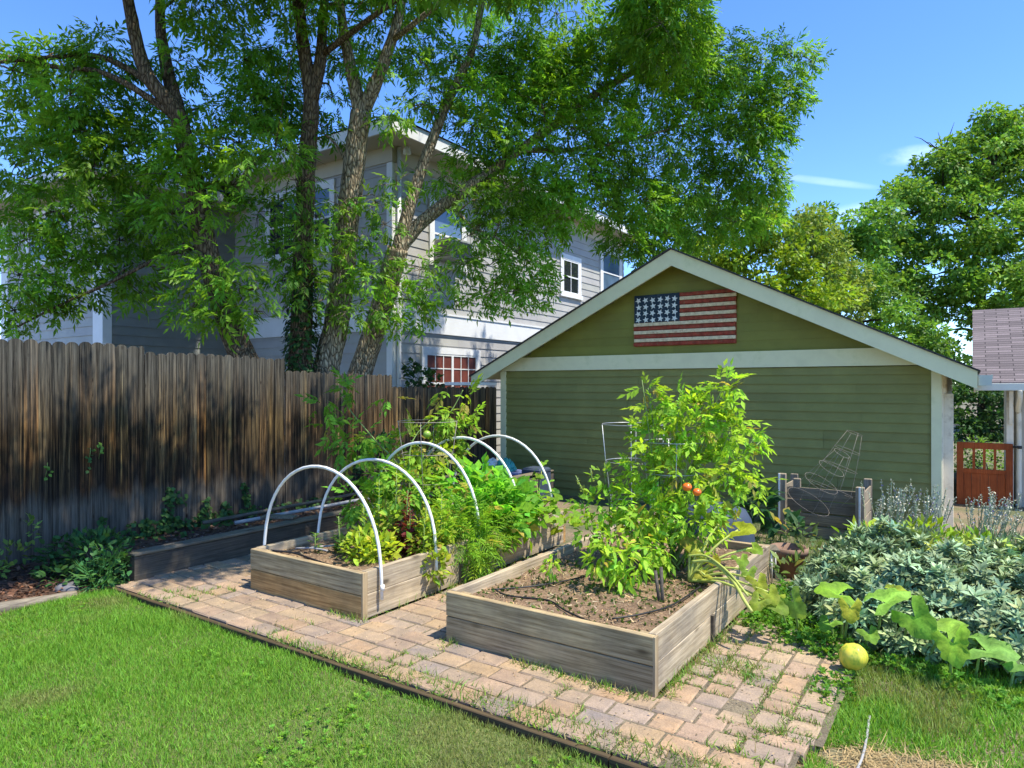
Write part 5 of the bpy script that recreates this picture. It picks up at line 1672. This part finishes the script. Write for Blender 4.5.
t = leggy("tall tomato plant in the left bed's wire cage, with one green tomato", (-4.0, 5.0, .25),
          [[(-4.422,4.973,0.779), (-4.366,5.132,1.163), (-4.306,5.294,1.409), (-4.240,5.339,1.560)], [(-4.382,5.000,0.876), (-4.543,4.890,1.072)], [(-4.325,5.160,1.064), (-4.182,5.379,1.207)]],
          [((-4.559,4.879,1.023),.17,36),((-4.355,4.898,0.839),.18,44),((-4.366,5.132,1.213),.12,22),((-4.300,5.177,1.312),.10,16),((-4.215,5.356,1.459),.09,9),((-4.148,5.402,1.318),.07,6),((-4.248,5.334,1.177),.09,9),((-4.390,5.237,1.509),.06,5),((-4.249,4.849,0.614),.17,44),((-4.243,5.216,0.915),.12,20),((-4.405,4.742,0.709),.18,44),((-4.248,5.334,1.036),.07,7)], (.29, .46, .045))
b = MB(); r = .038; b.lathe([(r * math.cos(a), r * .9 * math.sin(a)) for a in np.linspace(-1.5, 1.5, 9)], (-4.306,4.871,1.141), 16); b.build("tomato", M['greentomato'], t)

# --- sage, lavender, squash vine on the right
def dome(n, x0, x1, y0, y1, hmax, sd):
    x = rng.uniform(x0, x1, n * 2); y = rng.uniform(y0, y1, n * 2)
    u = (x - x0) / (x1 - x0) * 2 - 1; v = (y - y0) / (y1 - y0) * 2 - 1
    q = 1 - (np.abs(u) ** 3.5 + np.abs(v) ** 2.6)
    ok = q > .02
    x, y, q = x[ok][:n], y[ok][:n], q[ok][:n]
    h = hmax * np.clip(q, 0, 1) ** .42 * (.82 + .24 * hnoise(x, y, 5, sd) + .26 * hnoise(x, y, 15, sd + 1))
    e = .02
    f = lambda a, b2: hmax * np.clip(1 - (np.abs((a - x0) / (x1 - x0) * 2 - 1) ** 3.5 + np.abs((b2 - y0) / (y1 - y0) * 2 - 1) ** 2.6), .02, 1) ** .42
    nx = -(f(x + e, y) - f(x - e, y)) / (2 * e); ny = -(f(x, y + e) - f(x, y - e)) / (2 * e)
    return x, y, h, np.stack([nx.clip(-2, 2), ny.clip(-2, 2), np.ones_like(x)], 1)
t = thing("sage_bush", "wide silvery green sage bush with soft pointed leaves right of the beds", "sage bush", (0, 5.5, -.06))
x, y, hh, nn = dome(4700, -1.12, 1.25, 4.62, 6.5, .58, 12)
dep = np.where(rng.random(len(x)) < .72, rng.uniform(0, .06, len(x)), rng.uniform(.06, .35, len(x)))
pos = np.stack([x, y, np.maximum(hh - dep, .02) - .05], 1)
flush = ((np.hypot(x - .05, y - 6.1) < .45) & (rng.random(len(x)) < .5))
cc = rcol(len(x), (.265, .37, .185), .36, .09)
cc[flush] = rcol(int(flush.sum()), (.36, .46, .08), .2, .08)
ax = unit(nn) + rng.normal(0, .38, nn.shape) + np.array([0, 0, .35])
scatter("foliage", WH, pos, ax, rng.normal(0, 1, ax.shape), rng.uniform(.05, .12, len(x)), cc, M['sage'], t)
b = MB()
for k in range(70):
    q = (random.uniform(-.95, 1.1), random.uniform(4.75, 6.3))
    b.tube([(q[0] * .9, q[1] * .9 + .55, -.06), (q[0], q[1], .3)], [.008, .004], 5)
b.build("stem", M['stem_brown'], t)


def lavender(lab, x0, x1, y0, y1, n, hgt, sd, lean):
    t = thing("lavender", lab, "lavender", ((x0 + x1) / 2, (y0 + y1) / 2, -.15), "lavender plants")
    x = rng.uniform(x0, x1, n); y = rng.uniform(y0, y1, n)
    z = gz(x, y)
    L = rng.uniform(.72, 1.1, n) * hgt
    ax = np.stack([rng.normal(lean, .16, n), rng.normal(-.08, .13, n), np.ones(n)], 1)
    ax = unit(ax)
    P = np.stack([x, y, z], 1)
    scatter("stalks", (np.array([(-.5, 0, 0), (.5, 0, 0), (.35, 1, 0), (-.35, 1, 0), (0, 0, .5), (0, 1, .35)], float), [(0, 1, 2, 3), (0, 4, 5, 3)]), P, ax, rng.normal(0, 1, ax.shape), np.stack([np.full(n, .009), L, np.full(n, .009)], 1), rcol(n, (.36, .43, .24), .2, .05), M['sage'], t)
    m = 24
    u = np.tile(np.linspace(.70, 1.0, m), n) + rng.normal(0, .006, n * m)
    I = np.repeat(np.arange(n), m)
    pp = P[I] + ax[I] * (L[I] * u)[:, None]
    a2 = rng.normal(0, .8, pp.shape) + np.array([0, 0, .8])
    cc = rcol(n * m, (.47, .47, .36), .22, .05)
    pur = rng.random(n * m) < .09
    cc[pur] = rcol(int(pur.sum()), (.27, .2, .36), .2, .05)
    scatter("flower_spikes", DI, pp, a2, rng.normal(0, 1, pp.shape), rng.uniform(.016, .028, n * m), cc, M['sage'], t)
    k = n * 16
    x = rng.uniform(x0, x1, k); y = rng.uniform(y0, y1, k)
    P = np.stack([x, y, gz(x, y) + rng.uniform(0, .32, k) * hgt / .8], 1)
    scatter("foliage", BL, P, np.stack([rng.normal(lean * .5, .5, k), rng.normal(-.1, .5, k), np.ones(k)], 1), rng.normal(0, 1, (k, 3)), rng.uniform(.08, .2, k), rcol(k, (.22, .32, .15), .22, .08), M['sage'], t)
lavender("lavender with pale spent flower spikes in front of the garage corner", -.86, -.30, 7.3, 8.3, 85, .76, 1, .14)
lavender("lavender with purple tinged spikes in front of the red brown gate", -.12, 1.0, 7.4, 8.8, 130, .74, 2, .20)

t = thing("yellow_green_perennial", "yellow green leafy perennial between the two lavenders behind the sage", "perennial", (-.25, 7.0, -.15))
bush(t, [((-.35, 7.0, .20), (.28, .25, .2), 160), ((.0, 7.1, .15), (.25, .2, .18), 140), ((-.75, 6.95, .16), (.3, .2, .18), 140)], LONG, (.06, .12), (.30, .46, .04), upb=.4)
t = thing("hosta", "dark green broad leaved plant in the shade by the garage wall", "plant", (-2.15, 8.4, -.22))
bush(t, [((-2.15, 8.4, .12), (.22, .2, .2), 60), ((-2.1, 8.35, .32), .14, 22), ((-1.8, 8.2, .02), (.2, .15, .14), 30)], LEAF, (.12, .2), (.035, .11, .05), upb=.3)
t = thing("weedy_plant", "grey green weedy plant between the pot and the right bed", "plant", (-1.2, 6.0, -.05))
bush(t, [((-1.28, 6.5, .25), .14, 40), ((-1.1, 6.0, .18), .14, 40), ((-1.22, 5.7, .1), .12, 40)], LONG, (.07, .13), (.15, .24, .10), upb=.3)

GL = (.36, .62, .10)
t = thing("squash_vine", "squash vine with big bright lobed leaves sprawling in front of the sage", "squash plant", (-.3, 4.3, -.05))
VL = [((-0.655,4.517,0.337),(-.1,-.35,.9),(-.8,-.3,.1),.16,(.28,.50,.05),(-0.679,4.683,-0.050)),((-0.599,4.433,0.296),(.2,-.8,.3),(.1,-.3,-.9),.10,(.46,.46,.05),(-0.668,4.651,-0.050)),
      ((-0.443,4.540,0.320),(-.2,-.35,.9),(.6,.3,.3),.17,GL,(-0.493,4.771,-0.050)),((-0.289,4.524,0.283),(-.5,-.5,.6),(.6,-.5,-.5),.17,(.28,.50,.06),(-0.367,4.761,-0.050)),
      ((-0.128,4.513,0.215),(-.2,-.45,.8),(.3,.5,.2),.16,GL,(-0.232,4.674,-0.050)),((-0.093,4.416,0.208),(-.3,-.7,.5),(.2,-.6,-.7),.15,(.3,.52,.06),(-0.104,4.515,-0.050)),
      ((0.044,4.569,0.144),(.1,-.4,.9),(.8,-.1,.0),.17,(.27,.48,.1),(0.012,4.594,-0.050)),((0.206,4.620,0.098),(.2,-.4,.9),(.8,.1,-.1),.16,(.22,.42,.08),(0.168,4.550,-0.050)),
      ((-0.928,4.451,0.268),(-.6,-.5,.5),(.6,-.4,-.6),.13,(.34,.5,.08),(-0.925,4.677,-0.050)),((-1.034,4.500,0.256),(-.2,-.5,.8),(-.3,-.6,-.4),.09,(.38,.48,.06),(-0.987,4.677,-0.050)),
      ((-0.399,4.631,0.364),(.2,-.6,.6),(.8,0,.2),.08,(.55,.58,.07),(-0.477,4.781,-0.050)),((0.361,4.846,0.114),(.2,-.5,.8),(.5,.2,.2),.16,GL,(0.325,4.657,-0.050)),
      ((-0.724,4.530,0.149),(-.1,-.6,.8),(-.2,-.6,-.2),.10,(.22,.42,.06),(-0.710,4.623,-0.050)),((-0.505,4.437,0.160),(.1,-.6,.7),(.4,-.6,-.3),.09,(.24,.44,.06),(-0.544,4.640,-0.050))]
for i, (p, fc, td, sz, cl_, g0) in enumerate(VL):
    lf_ = squash_leaf(t, p, fc, td, sz, cl_, i)
    b = MB(); P = smooth_path([g0, tuple(Vector(g0) * .45 + Vector(p) * .55 + Vector((0, 0, .02))), p], 4); b.tube(P, taper(.009, .006, len(P)), 6)
    b.build("leaf_stalk", M['stem'], t)
b = MB(); b.tube(smooth_path([(-0.973,4.612,-0.040), (-0.655,4.560,-0.030), (-0.358,4.646,-0.040), (-0.103,4.457,-0.040), (0.166,4.493,-0.040)], 5), .010, 6); b.build("runner", M['stem'], t)
c = (-0.556,4.221,0.074)
b = MB(); tl = Matrix.Rotation(.5, 3, 'X') @ Matrix.Rotation(.4, 3, 'Y')
prof = [(.070 * math.cos(a) * (1 + .04 * math.sin(3 * a)), .080 * math.sin(a)) for a in np.linspace(-1.52, 1.52, 15)]
b.lathe(prof, c, 28, tilt=tl)
for i in range(len(b.v)):
    v = Vector(b.v[i]) - Vector(c); a = math.atan2(v.y, v.x); b.v[i] = tuple(Vector(c) + v * (1 + .028 * math.cos(7 * a) + .03 * math.sin(2 * a + 1) + .02 * math.sin(v.z * 40)))
sq = b.build("squash", M['squash'], None, c)
tag(sq, "round yellow squash lying on the grass under the vine leaves", "squash")

# --- along the fence
IV = T_leaf(.42, .04, -.12)
t = thing("ivy", "dark green ivy creeping along the foot of the fence and climbing it in streaks", "ivy", (-7.1, 4.5, .1))
pos, ax = [], []
def climb(p0, p1, w, n):
    P0, P1 = np.array(p0), np.array(p1)
    u = rng.random(n)[:, None]
    q = P0 + (P1 - P0) * u
    q[:, 1] += rng.normal(0, w, n) * (1.15 - u[:, 0])
    q[:, 0] = FX + .012 + rng.uniform(0, .05, n)
    pos.append(q); ax.append(np.stack([rng.uniform(.1, .7, n), rng.normal(0, .5, n), rng.uniform(-1, .2, n)], 1))
climb((-7.220,3.952,-0.160), (-7.220,3.974,0.500), .07, 130)
climb((-7.220,4.320,-0.199), (-7.220,4.392,0.334), .07, 110)
climb((-7.220,4.642,-0.203), (-7.220,4.616,0.269), .09, 90)
climb((-7.220,4.987,-0.147), (-7.220,4.865,0.450), .06, 100)
climb((-7.220,3.653,-0.069), (-7.220,3.716,0.204), .08, 70)
climb((-7.220,3.270,0.005), (-7.220,3.270,0.306), .05, 26)
climb((-7.220,4.086,0.310), (-7.220,4.098,0.474), .03, 14)
for y0, y1, n, hh in ((2.95, 4.4, 260, .13), (4.4, 6.2, 170, .10)):
    q = np.stack([FX + .03 + rng.random(n) ** 2.6 * .6, rng.uniform(y0, y1, n), .03 + rng.random(n) * hh], 1)
    pos.append(q); ax.append(np.stack([rng.uniform(0, .8, n), rng.normal(0, .6, n), rng.uniform(-.4, .5, n)], 1))
pos, ax = np.concatenate(pos), np.concatenate(ax)
scatter("leaves", IV, pos, ax, np.stack([rng.uniform(.3, 1, len(pos)), rng.normal(0, .3, len(pos)), rng.uniform(.2, 1, len(pos))], 1), rng.uniform(.035, .07, len(pos)), rcol(len(pos), (.055, .125, .03), .25, .12), M['ivy'], t)
b = MB()
for p, q in (((-7.230,3.958,-0.184), (-7.230,3.980,0.488)), ((-7.230,4.326,-0.235), (-7.230,4.398,0.321)), ((-7.230,4.994,-0.174), (-7.230,4.872,0.436))):
    b.tube(smooth_path([p, tuple((Vector(p) + Vector(q)) / 2 + Vector((0, .04, 0))), q], 4), .005, 5)
b.build("vine", M['stem_brown'], t)
for k, (p, lab) in enumerate((((-7.200,2.784,0.809), "pair of small green leaves poking through the left fence above its dark stain"), ((-7.200,3.260,0.960), "sprig of green leaves poking through the fence high above the ivy"), ((-7.200,3.159,0.919), "dull green sprig poking through the fence left of the higher sprig"))):
    t = thing("fence_sprig", lab, "sprig", p)
    n = 9
    pp = np.array(p)[None] + rng.normal(0, 1, (n, 3)) * np.array([.012, .02, .06])
    scatter("leaves", IV, pp, np.stack([rng.uniform(.2, .8, n), rng.normal(0, .5, n), rng.uniform(-.8, .3, n)], 1), np.tile([.8, 0, .6], (n, 1)), rng.uniform(.028, .045, n), rcol(n, (.13, .26, .04) if k != 2 else (.06, .13, .03), .15), M['ivy'], t)
    b = MB(); b.tube([tuple(Vector(p) + Vector((-.05, 0, -.09))), p, tuple(Vector(p) + Vector((.01, 0, .07)))], .003, 5); b.build("stem", M['stem'], t)

t = thing("leafy_groundcover", "dark glossy leafy plants spilling over the planter corner by the mulch", "groundcover plant", (-6.1, 2.75, 0))
bush(t, [((-6.45, 2.75, .12), (.3, .25, .2), 260), ((-6.1, 2.75, .18), (.28, .22, .2), 260), ((-5.85, 2.72, .12), (.2, .16, .16), 190), ((-6.75, 2.75, .08), (.2, .25, .16), 130), ((-6.2, 2.5, .03), (.3, .15, .1), 120)], LEAF, (.045, .085), (.05, .13, .035), 'ivy', upb=.2)
bush(t, [((-5.78, 2.62, .06), (.12, .12, .14), 150)], BL, (.08, .16), (.06, .16, .04), 'grass', upb=.2, name="strappy_leaves")
stems(t, (-6.2, 2.75, 0), [(-6.4, 2.75, .2), (-6.0, 2.7, .25), (-5.85, 2.7, .15)], .006, 'stem_brown', spread=.1)
t = thing("weed_clump", "yellow green weed standing at the foot of the left fence", "weed", (-6.95, 2.55, -.02))
bush(t, [((-7.0, 2.45, .10), (.12, .14, .12), 50), ((-7.1, 2.62, .25), (.05, .06, .14), 22), ((-6.85, 2.2, .03), (.12, .14, .05), 40)], LEAF, (.04, .08), (.20, .30, .06), 'ivy', upb=.3)
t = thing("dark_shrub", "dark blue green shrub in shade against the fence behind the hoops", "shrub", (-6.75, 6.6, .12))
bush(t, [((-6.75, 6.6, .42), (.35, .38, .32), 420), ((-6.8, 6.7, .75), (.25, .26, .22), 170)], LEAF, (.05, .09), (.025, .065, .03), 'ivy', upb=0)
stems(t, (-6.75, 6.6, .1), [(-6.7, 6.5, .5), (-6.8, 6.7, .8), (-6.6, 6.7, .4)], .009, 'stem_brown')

t = thing("boxwood", "round sunlit green shrub glimpsed through the slots of the red brown gate", "shrub", (.3, 17, -.35))
bush(t, [((-0.187,17.546,-0.044), .36, 420), ((0.227,18.071,-0.154), .36, 420), ((0.587,18.800,-0.066), .4, 420), ((0.050,19.402,0.036), .4, 420)], LEAF, (.04, .08), (.16, .30, .04), 'far', upb=.2)
stems(t, (.3, 17, -.35), [(-0.187,17.546,0.043), (0.227,18.071,-0.066), (0.587,18.800,-0.021)], .012, 'stem_brown')

# ivy sleeve on the foot of the straight trunk
t = thing("ivy", "dark ivy sleeve wrapped round the foot of the straight tree trunk", "ivy", (-8.197,6.465,1.689))
n = 1100
u = rng.random(n); a = rng.random(n) * 6.283
A0, A1 = np.array((-8.197,6.465,1.718)), np.array((-8.152,6.484,3.384))
pp = A0 + np.outer(u ** 1.3, A1 - A0) + np.stack([np.cos(a), np.sin(a), 0 * a], 1) * (.215 - .04 * u + rng.uniform(-.02, .05, n))[:, None]
scatter("leaves", IV, pp, np.stack([np.cos(a) * .5, np.sin(a) * .5, rng.uniform(-1, .2, n)], 1), np.stack([np.cos(a), np.sin(a), 0 * a + .5], 1), rng.uniform(.05, .09, n), rcol(n, (.035, .085, .022), .25), M['ivy'], t)
t = thing("young_shrub", "small dark leafy shrub top below the house's red blind window, above the fence", "shrub", (-8.0, 9.4, -.3))
bush(t, [((-8.143,8.971,1.742), (.25, .25, .2), 120), ((-8.231,8.911,1.920), .14, 50), ((-7.900,9.016,1.671), .2, 70)], LEAF, (.08, .14), (.04, .10, .03), 'ash', upb=0)
stems(t, (-8.0, 9.4, -.3), [(-8.143,8.971,1.742), (-8.231,8.911,1.920), (-7.900,9.016,1.671)], .01, 'stem_brown')

# ------------------------------------------------------------------ ground stuff
def field(name, x0, x1, y0, y1, n, hgt, colr, keep=None, z=None, var=.2, m='grass', lean=.35, wid=.05):
    x = rng.uniform(x0, x1, n); y = rng.uniform(y0, y1, n)
    if keep is not None:
        k = keep(x, y); x, y = x[k], y[k]
    n = len(x)
    zz = (z(x, y) if z is not None else gz(x, y)) - .006
    c = rcol(n, colr, var, .10)
    # dry, yellowed patches of their own shape
    dry = hnoise(x, y, 2.6, 31) + .5 * hnoise(x, y, 8, 32)
    k = np.clip((dry - .25) * 2.2, 0, .75)[:, None] * rng.uniform(.4, 1.1, (n, 1)).clip(0, 1)
    c = c * (1 - k) + np.array([(.30, .27, .11)]) * k
    ax = np.stack([rng.normal(0, lean, n), rng.normal(0, lean, n), np.ones(n)], 1)
    hh = rng.uniform(.4, 1.2, n) * hgt * (1 + .45 * hnoise(x, y, 7, 41))
    return x, y, zz, c, ax, hh
def blades(name, F_, m, wid, label=None):
    x, y, z, c, ax, hh = [np.concatenate(k) for k in zip(*F_)]
    sc = np.stack([np.full(len(x), wid), hh, hh], 1)
    o = scatter(name, T_blade(.5, .35), np.stack([x, y, z], 1), ax, rng.normal(0, 1, ax.shape) * np.array([1, 1, .2]), sc, c, M[m])
    return tag(o, kind="stuff")
lawn_z = lambda x, y: -.038 + .01 * hnoise(x, y, 3, 4)
edge = lambda x, y: (x > -5.72 + .08 * hnoise(x * 0, y, 6, 9)) & (y < 2.632)
thin = lambda x, y: edge(x, y) & (rng.random(len(x)) < sstep(-4.2, -2.6, x + .6 * hnoise(x, y, 2.4, 19))) & (rng.random(len(x)) < np.clip(1.0 - 1.0 * np.clip(hnoise(x, y, 3.4, 51) + .2 * (x + 3.6) , 0, .8), .15, 1))
GR = (.19, .39, .04)
blades("lawn_grass", [field("", -5.85, -2.2, .6, 2.632, 140000, .048, GR, lambda x, y: edge(x, y) & (rng.random(len(x)) < sstep(-2.3, -4.1, -0 + x + .6 * hnoise(x, y, 2.4, 19))), lawn_z), field("", -4.4, -.4, .8, 2.632, 140000, .037, (.205, .375, .05), thin, lawn_z)], 'grass', .0037)
x = rng.uniform(-5.6, -1.2, 2600); y = rng.uniform(1.0, 2.6, 2600)
k = hnoise(x, y, 4, 71) > .25
x, y = x[k], y[k]
o = scatter("clover", TUFT, np.stack([x, y, lawn_z(x, y) + rng.uniform(.0, .025, len(x))], 1), np.stack([rng.normal(0, .3, len(x)), rng.normal(0, .3, len(x)), np.ones(len(x))], 1), rng.normal(0, 1, (len(x), 3)), rng.uniform(.018, .034, len(x)), rcol(len(x), (.21, .42, .05), .2), M['veg'])
tag(o, kind="stuff")

side = lambda x, y: (rng.random(len(x)) < np.clip(.85 + .8 * hnoise(x, y, 3.2, 61), .25, 1)) & ~((np.hypot((x + .02) / .55, (y - 3.28) / .22) < 1))
blades("side_grass", [field("", -.60, 1.3, 1.8, 4.6, 90000, .062, (.22, .42, .05), side), field("", -.9, .9, 4.3, 4.8, 6000, .07, (.15, .3, .04)), field("", -2.7, .3, 6.4, 9.9, 9000, .08, (.12, .22, .04))], 'grass', .0055)
n = 4200
x = rng.normal(.0, .27, n); y = rng.normal(3.28, .12, n)
o = scatter("dry_straw", T_blade(.5, .15), np.stack([x, y, gz(x, y) + rng.uniform(.0, .02, n)], 1), np.stack([rng.normal(0, 1, n), rng.normal(0, 1, n), rng.normal(.05, .15, n)], 1), np.tile([0, 0, 1.0], (n, 1)), np.stack([np.full(n, .004), rng.uniform(.05, .11, n), np.full(n, .05)], 1), rcol(n, (.42, .31, .15), .25, .05), M['straw'])
tag(o, kind="stuff")

# leafy weeds between vine, bed and pavers
pos = []
for c, r, n in (((-1.0, 4.75, -.01), (.36, .26, .09), 800), ((-.75, 4.5, -.01), (.28, .2, .08), 500), ((-.35, 4.5, -.02), (.4, .12, .05), 180), ((.25, 4.3, -.02), (.45, .14, .04), 130), ((-1.18, 5.2, 0), (.14, .5, .12), 420), ((-.62, 4.0, -.02), (.12, .35, .05), 160)):
    p, _ = ball(n, c, r); pos.append(p)
pos = np.concatenate(pos); pos[:, 2] = np.maximum(pos[:, 2], -.03)
o = scatter("ground_weeds", TUFT, pos, rng.normal(0, .5, pos.shape) + np.array([0, 0, 1.0]), rng.normal(0, 1, pos.shape), rng.uniform(.022, .045, len(pos)), rcol(len(pos), (.15, .33, .045), .25), M['veg'])
tag(o, kind="stuff")

# weeds and dry litter in the paver joints
J = [j for j in joints if not (-4.71 < j[0] < -3.46 and 3.24 < j[1] < 6.05) and not (-2.74 < j[0] < -1.36 and 3.28 < j[1] < 5.72)]
pos, hh = [], []
for (jx, jy, d, L) in J:
    w = hnoise(np.array([jx]), np.array([jy]), 3.3, 81)[0] + .25 * random.random()
    lush = (jx > -1.4) * .20 + (jy < 2.95) * (jx > -3.6) * .14 - (jx < -3.5) * .16
    if w + lush < .30: continue
    n = int(random.uniform(14, 46) * min(1.6, .5 + (w + lush) * 1.6))
    a = np.random.default_rng(int(abs(jx * 977 + jy * 733))).uniform(-.5, .5, n) * L
    jt = rng.normal(0, .010 + .012 * max(0, w + lush - .3), n)
    q = np.stack([jx + (a if d == 'X' else jt), jy + (jt if d == 'X' else a), np.full(n, -.01)], 1)
    pos.append(q); hh.append(rng.uniform(.015, .05, n) * random.uniform(.7, 1.25))
# tufts at the foot of the boards and by the edging
for x0, x1, y0, y1, n in ((-2.2, -1.36, 3.20, 3.27, 420), (-2.78, -2.6, 3.22, 3.3, 60), (-3.75, -3.4, 3.18, 3.25, 140), (-1.36, -1.26, 3.3, 4.4, 500), (-3.6, -2.6, 2.67, 2.75, 400), (-2.6, -.7, 2.67, 2.86, 1300), (-3.46, -3.40, 3.3, 5.5, 160), (-1.25, -.95, 3.75, 4.0, 400)):
    pos.append(np.stack([rng.uniform(x0, x1, n), rng.uniform(y0, y1, n), np.full(n, -.008)], 1)); hh.append(rng.uniform(.02, .065, n))
pos, hh = np.concatenate(pos), np.concatenate(hh)
cw = rcol(len(pos), (.19, .33, .05), .25, .12)
dryw = rng.random(len(pos)) < .3
cw[dryw] = rcol(int(dryw.sum()), (.33, .28, .13), .2, .06)
o = scatter("paving_weeds", T_blade(.5, .5), pos, rng.normal(0, .55, pos.shape) + np.array([0, 0, .9]), rng.normal(0, 1, pos.shape), np.stack([np.full(len(pos), .0055), hh, hh], 1), cw, M['grass'])
tag(o, kind="stuff")

def litter(name, x0, x1, y0, y1, n, z, colr, size, tm=DI, m='straw', var=.35):
    x = rng.uniform(x0, x1, n); y = rng.uniform(y0, y1, n)
    zz = z(x, y) + rng.uniform(.001, .012, n)
    o = scatter(name, tm, np.stack([x, y, zz], 1), np.stack([rng.normal(0, 1, n), rng.normal(0, 1, n), rng.normal(0, .25, n)], 1), rng.normal(0, .35, (n, 3)) + np.array([0, 0, 1.0]), rng.uniform(size[0], size[1], n), rcol(n, colr, var, .1), M[m])
    return tag(o, kind="stuff")
litter("bark_chips", -7.2, -5.85, -.5, 2.6, 5200, lambda x, y: -.025 + .03 * hnoise(x, y, 9, 2) + .012 * hnoise(x, y, 26, 3), (.13, .07, .045), (.02, .06), var=.6)
litter("planter_litter", -7.2, -5.82, 3.0, 9, 3600, lambda x, y: .135 - .13 * np.clip((-5.8 - x) / 1.3, 0, 1) + .02 * hnoise(x, y, 6, 5) + .012 * hnoise(x, y, 21, 6), (.15, .10, .07), (.02, .055), var=.5)
litter("soil_litter", -2.69, -1.41, 3.33, 5.65, 4200, lambda x, y: soil_z(x, y, .238, 8), (.36, .27, .155), (.012, .045), T_blade(.09, .1), var=.5)
litter("soil_weeds", -2.69, -1.41, 3.33, 4.6, 650, lambda x, y: soil_z(x, y, .243, 8), (.12, .2, .04), (.012, .03), TUFT, 'veg')
litter("bed_litter", -4.66, -3.51, 3.29, 4.4, 2000, lambda x, y: soil_z(x, y, .248, 3), (.25, .18, .10), (.012, .045), T_blade(.09, .1), var=.5)
litter("paving_litter", -5.7, -.6, 2.7, 4.7, 2600, lambda x, y: 0 * x - .004, (.34, .26, .15), (.006, .018), var=.4)
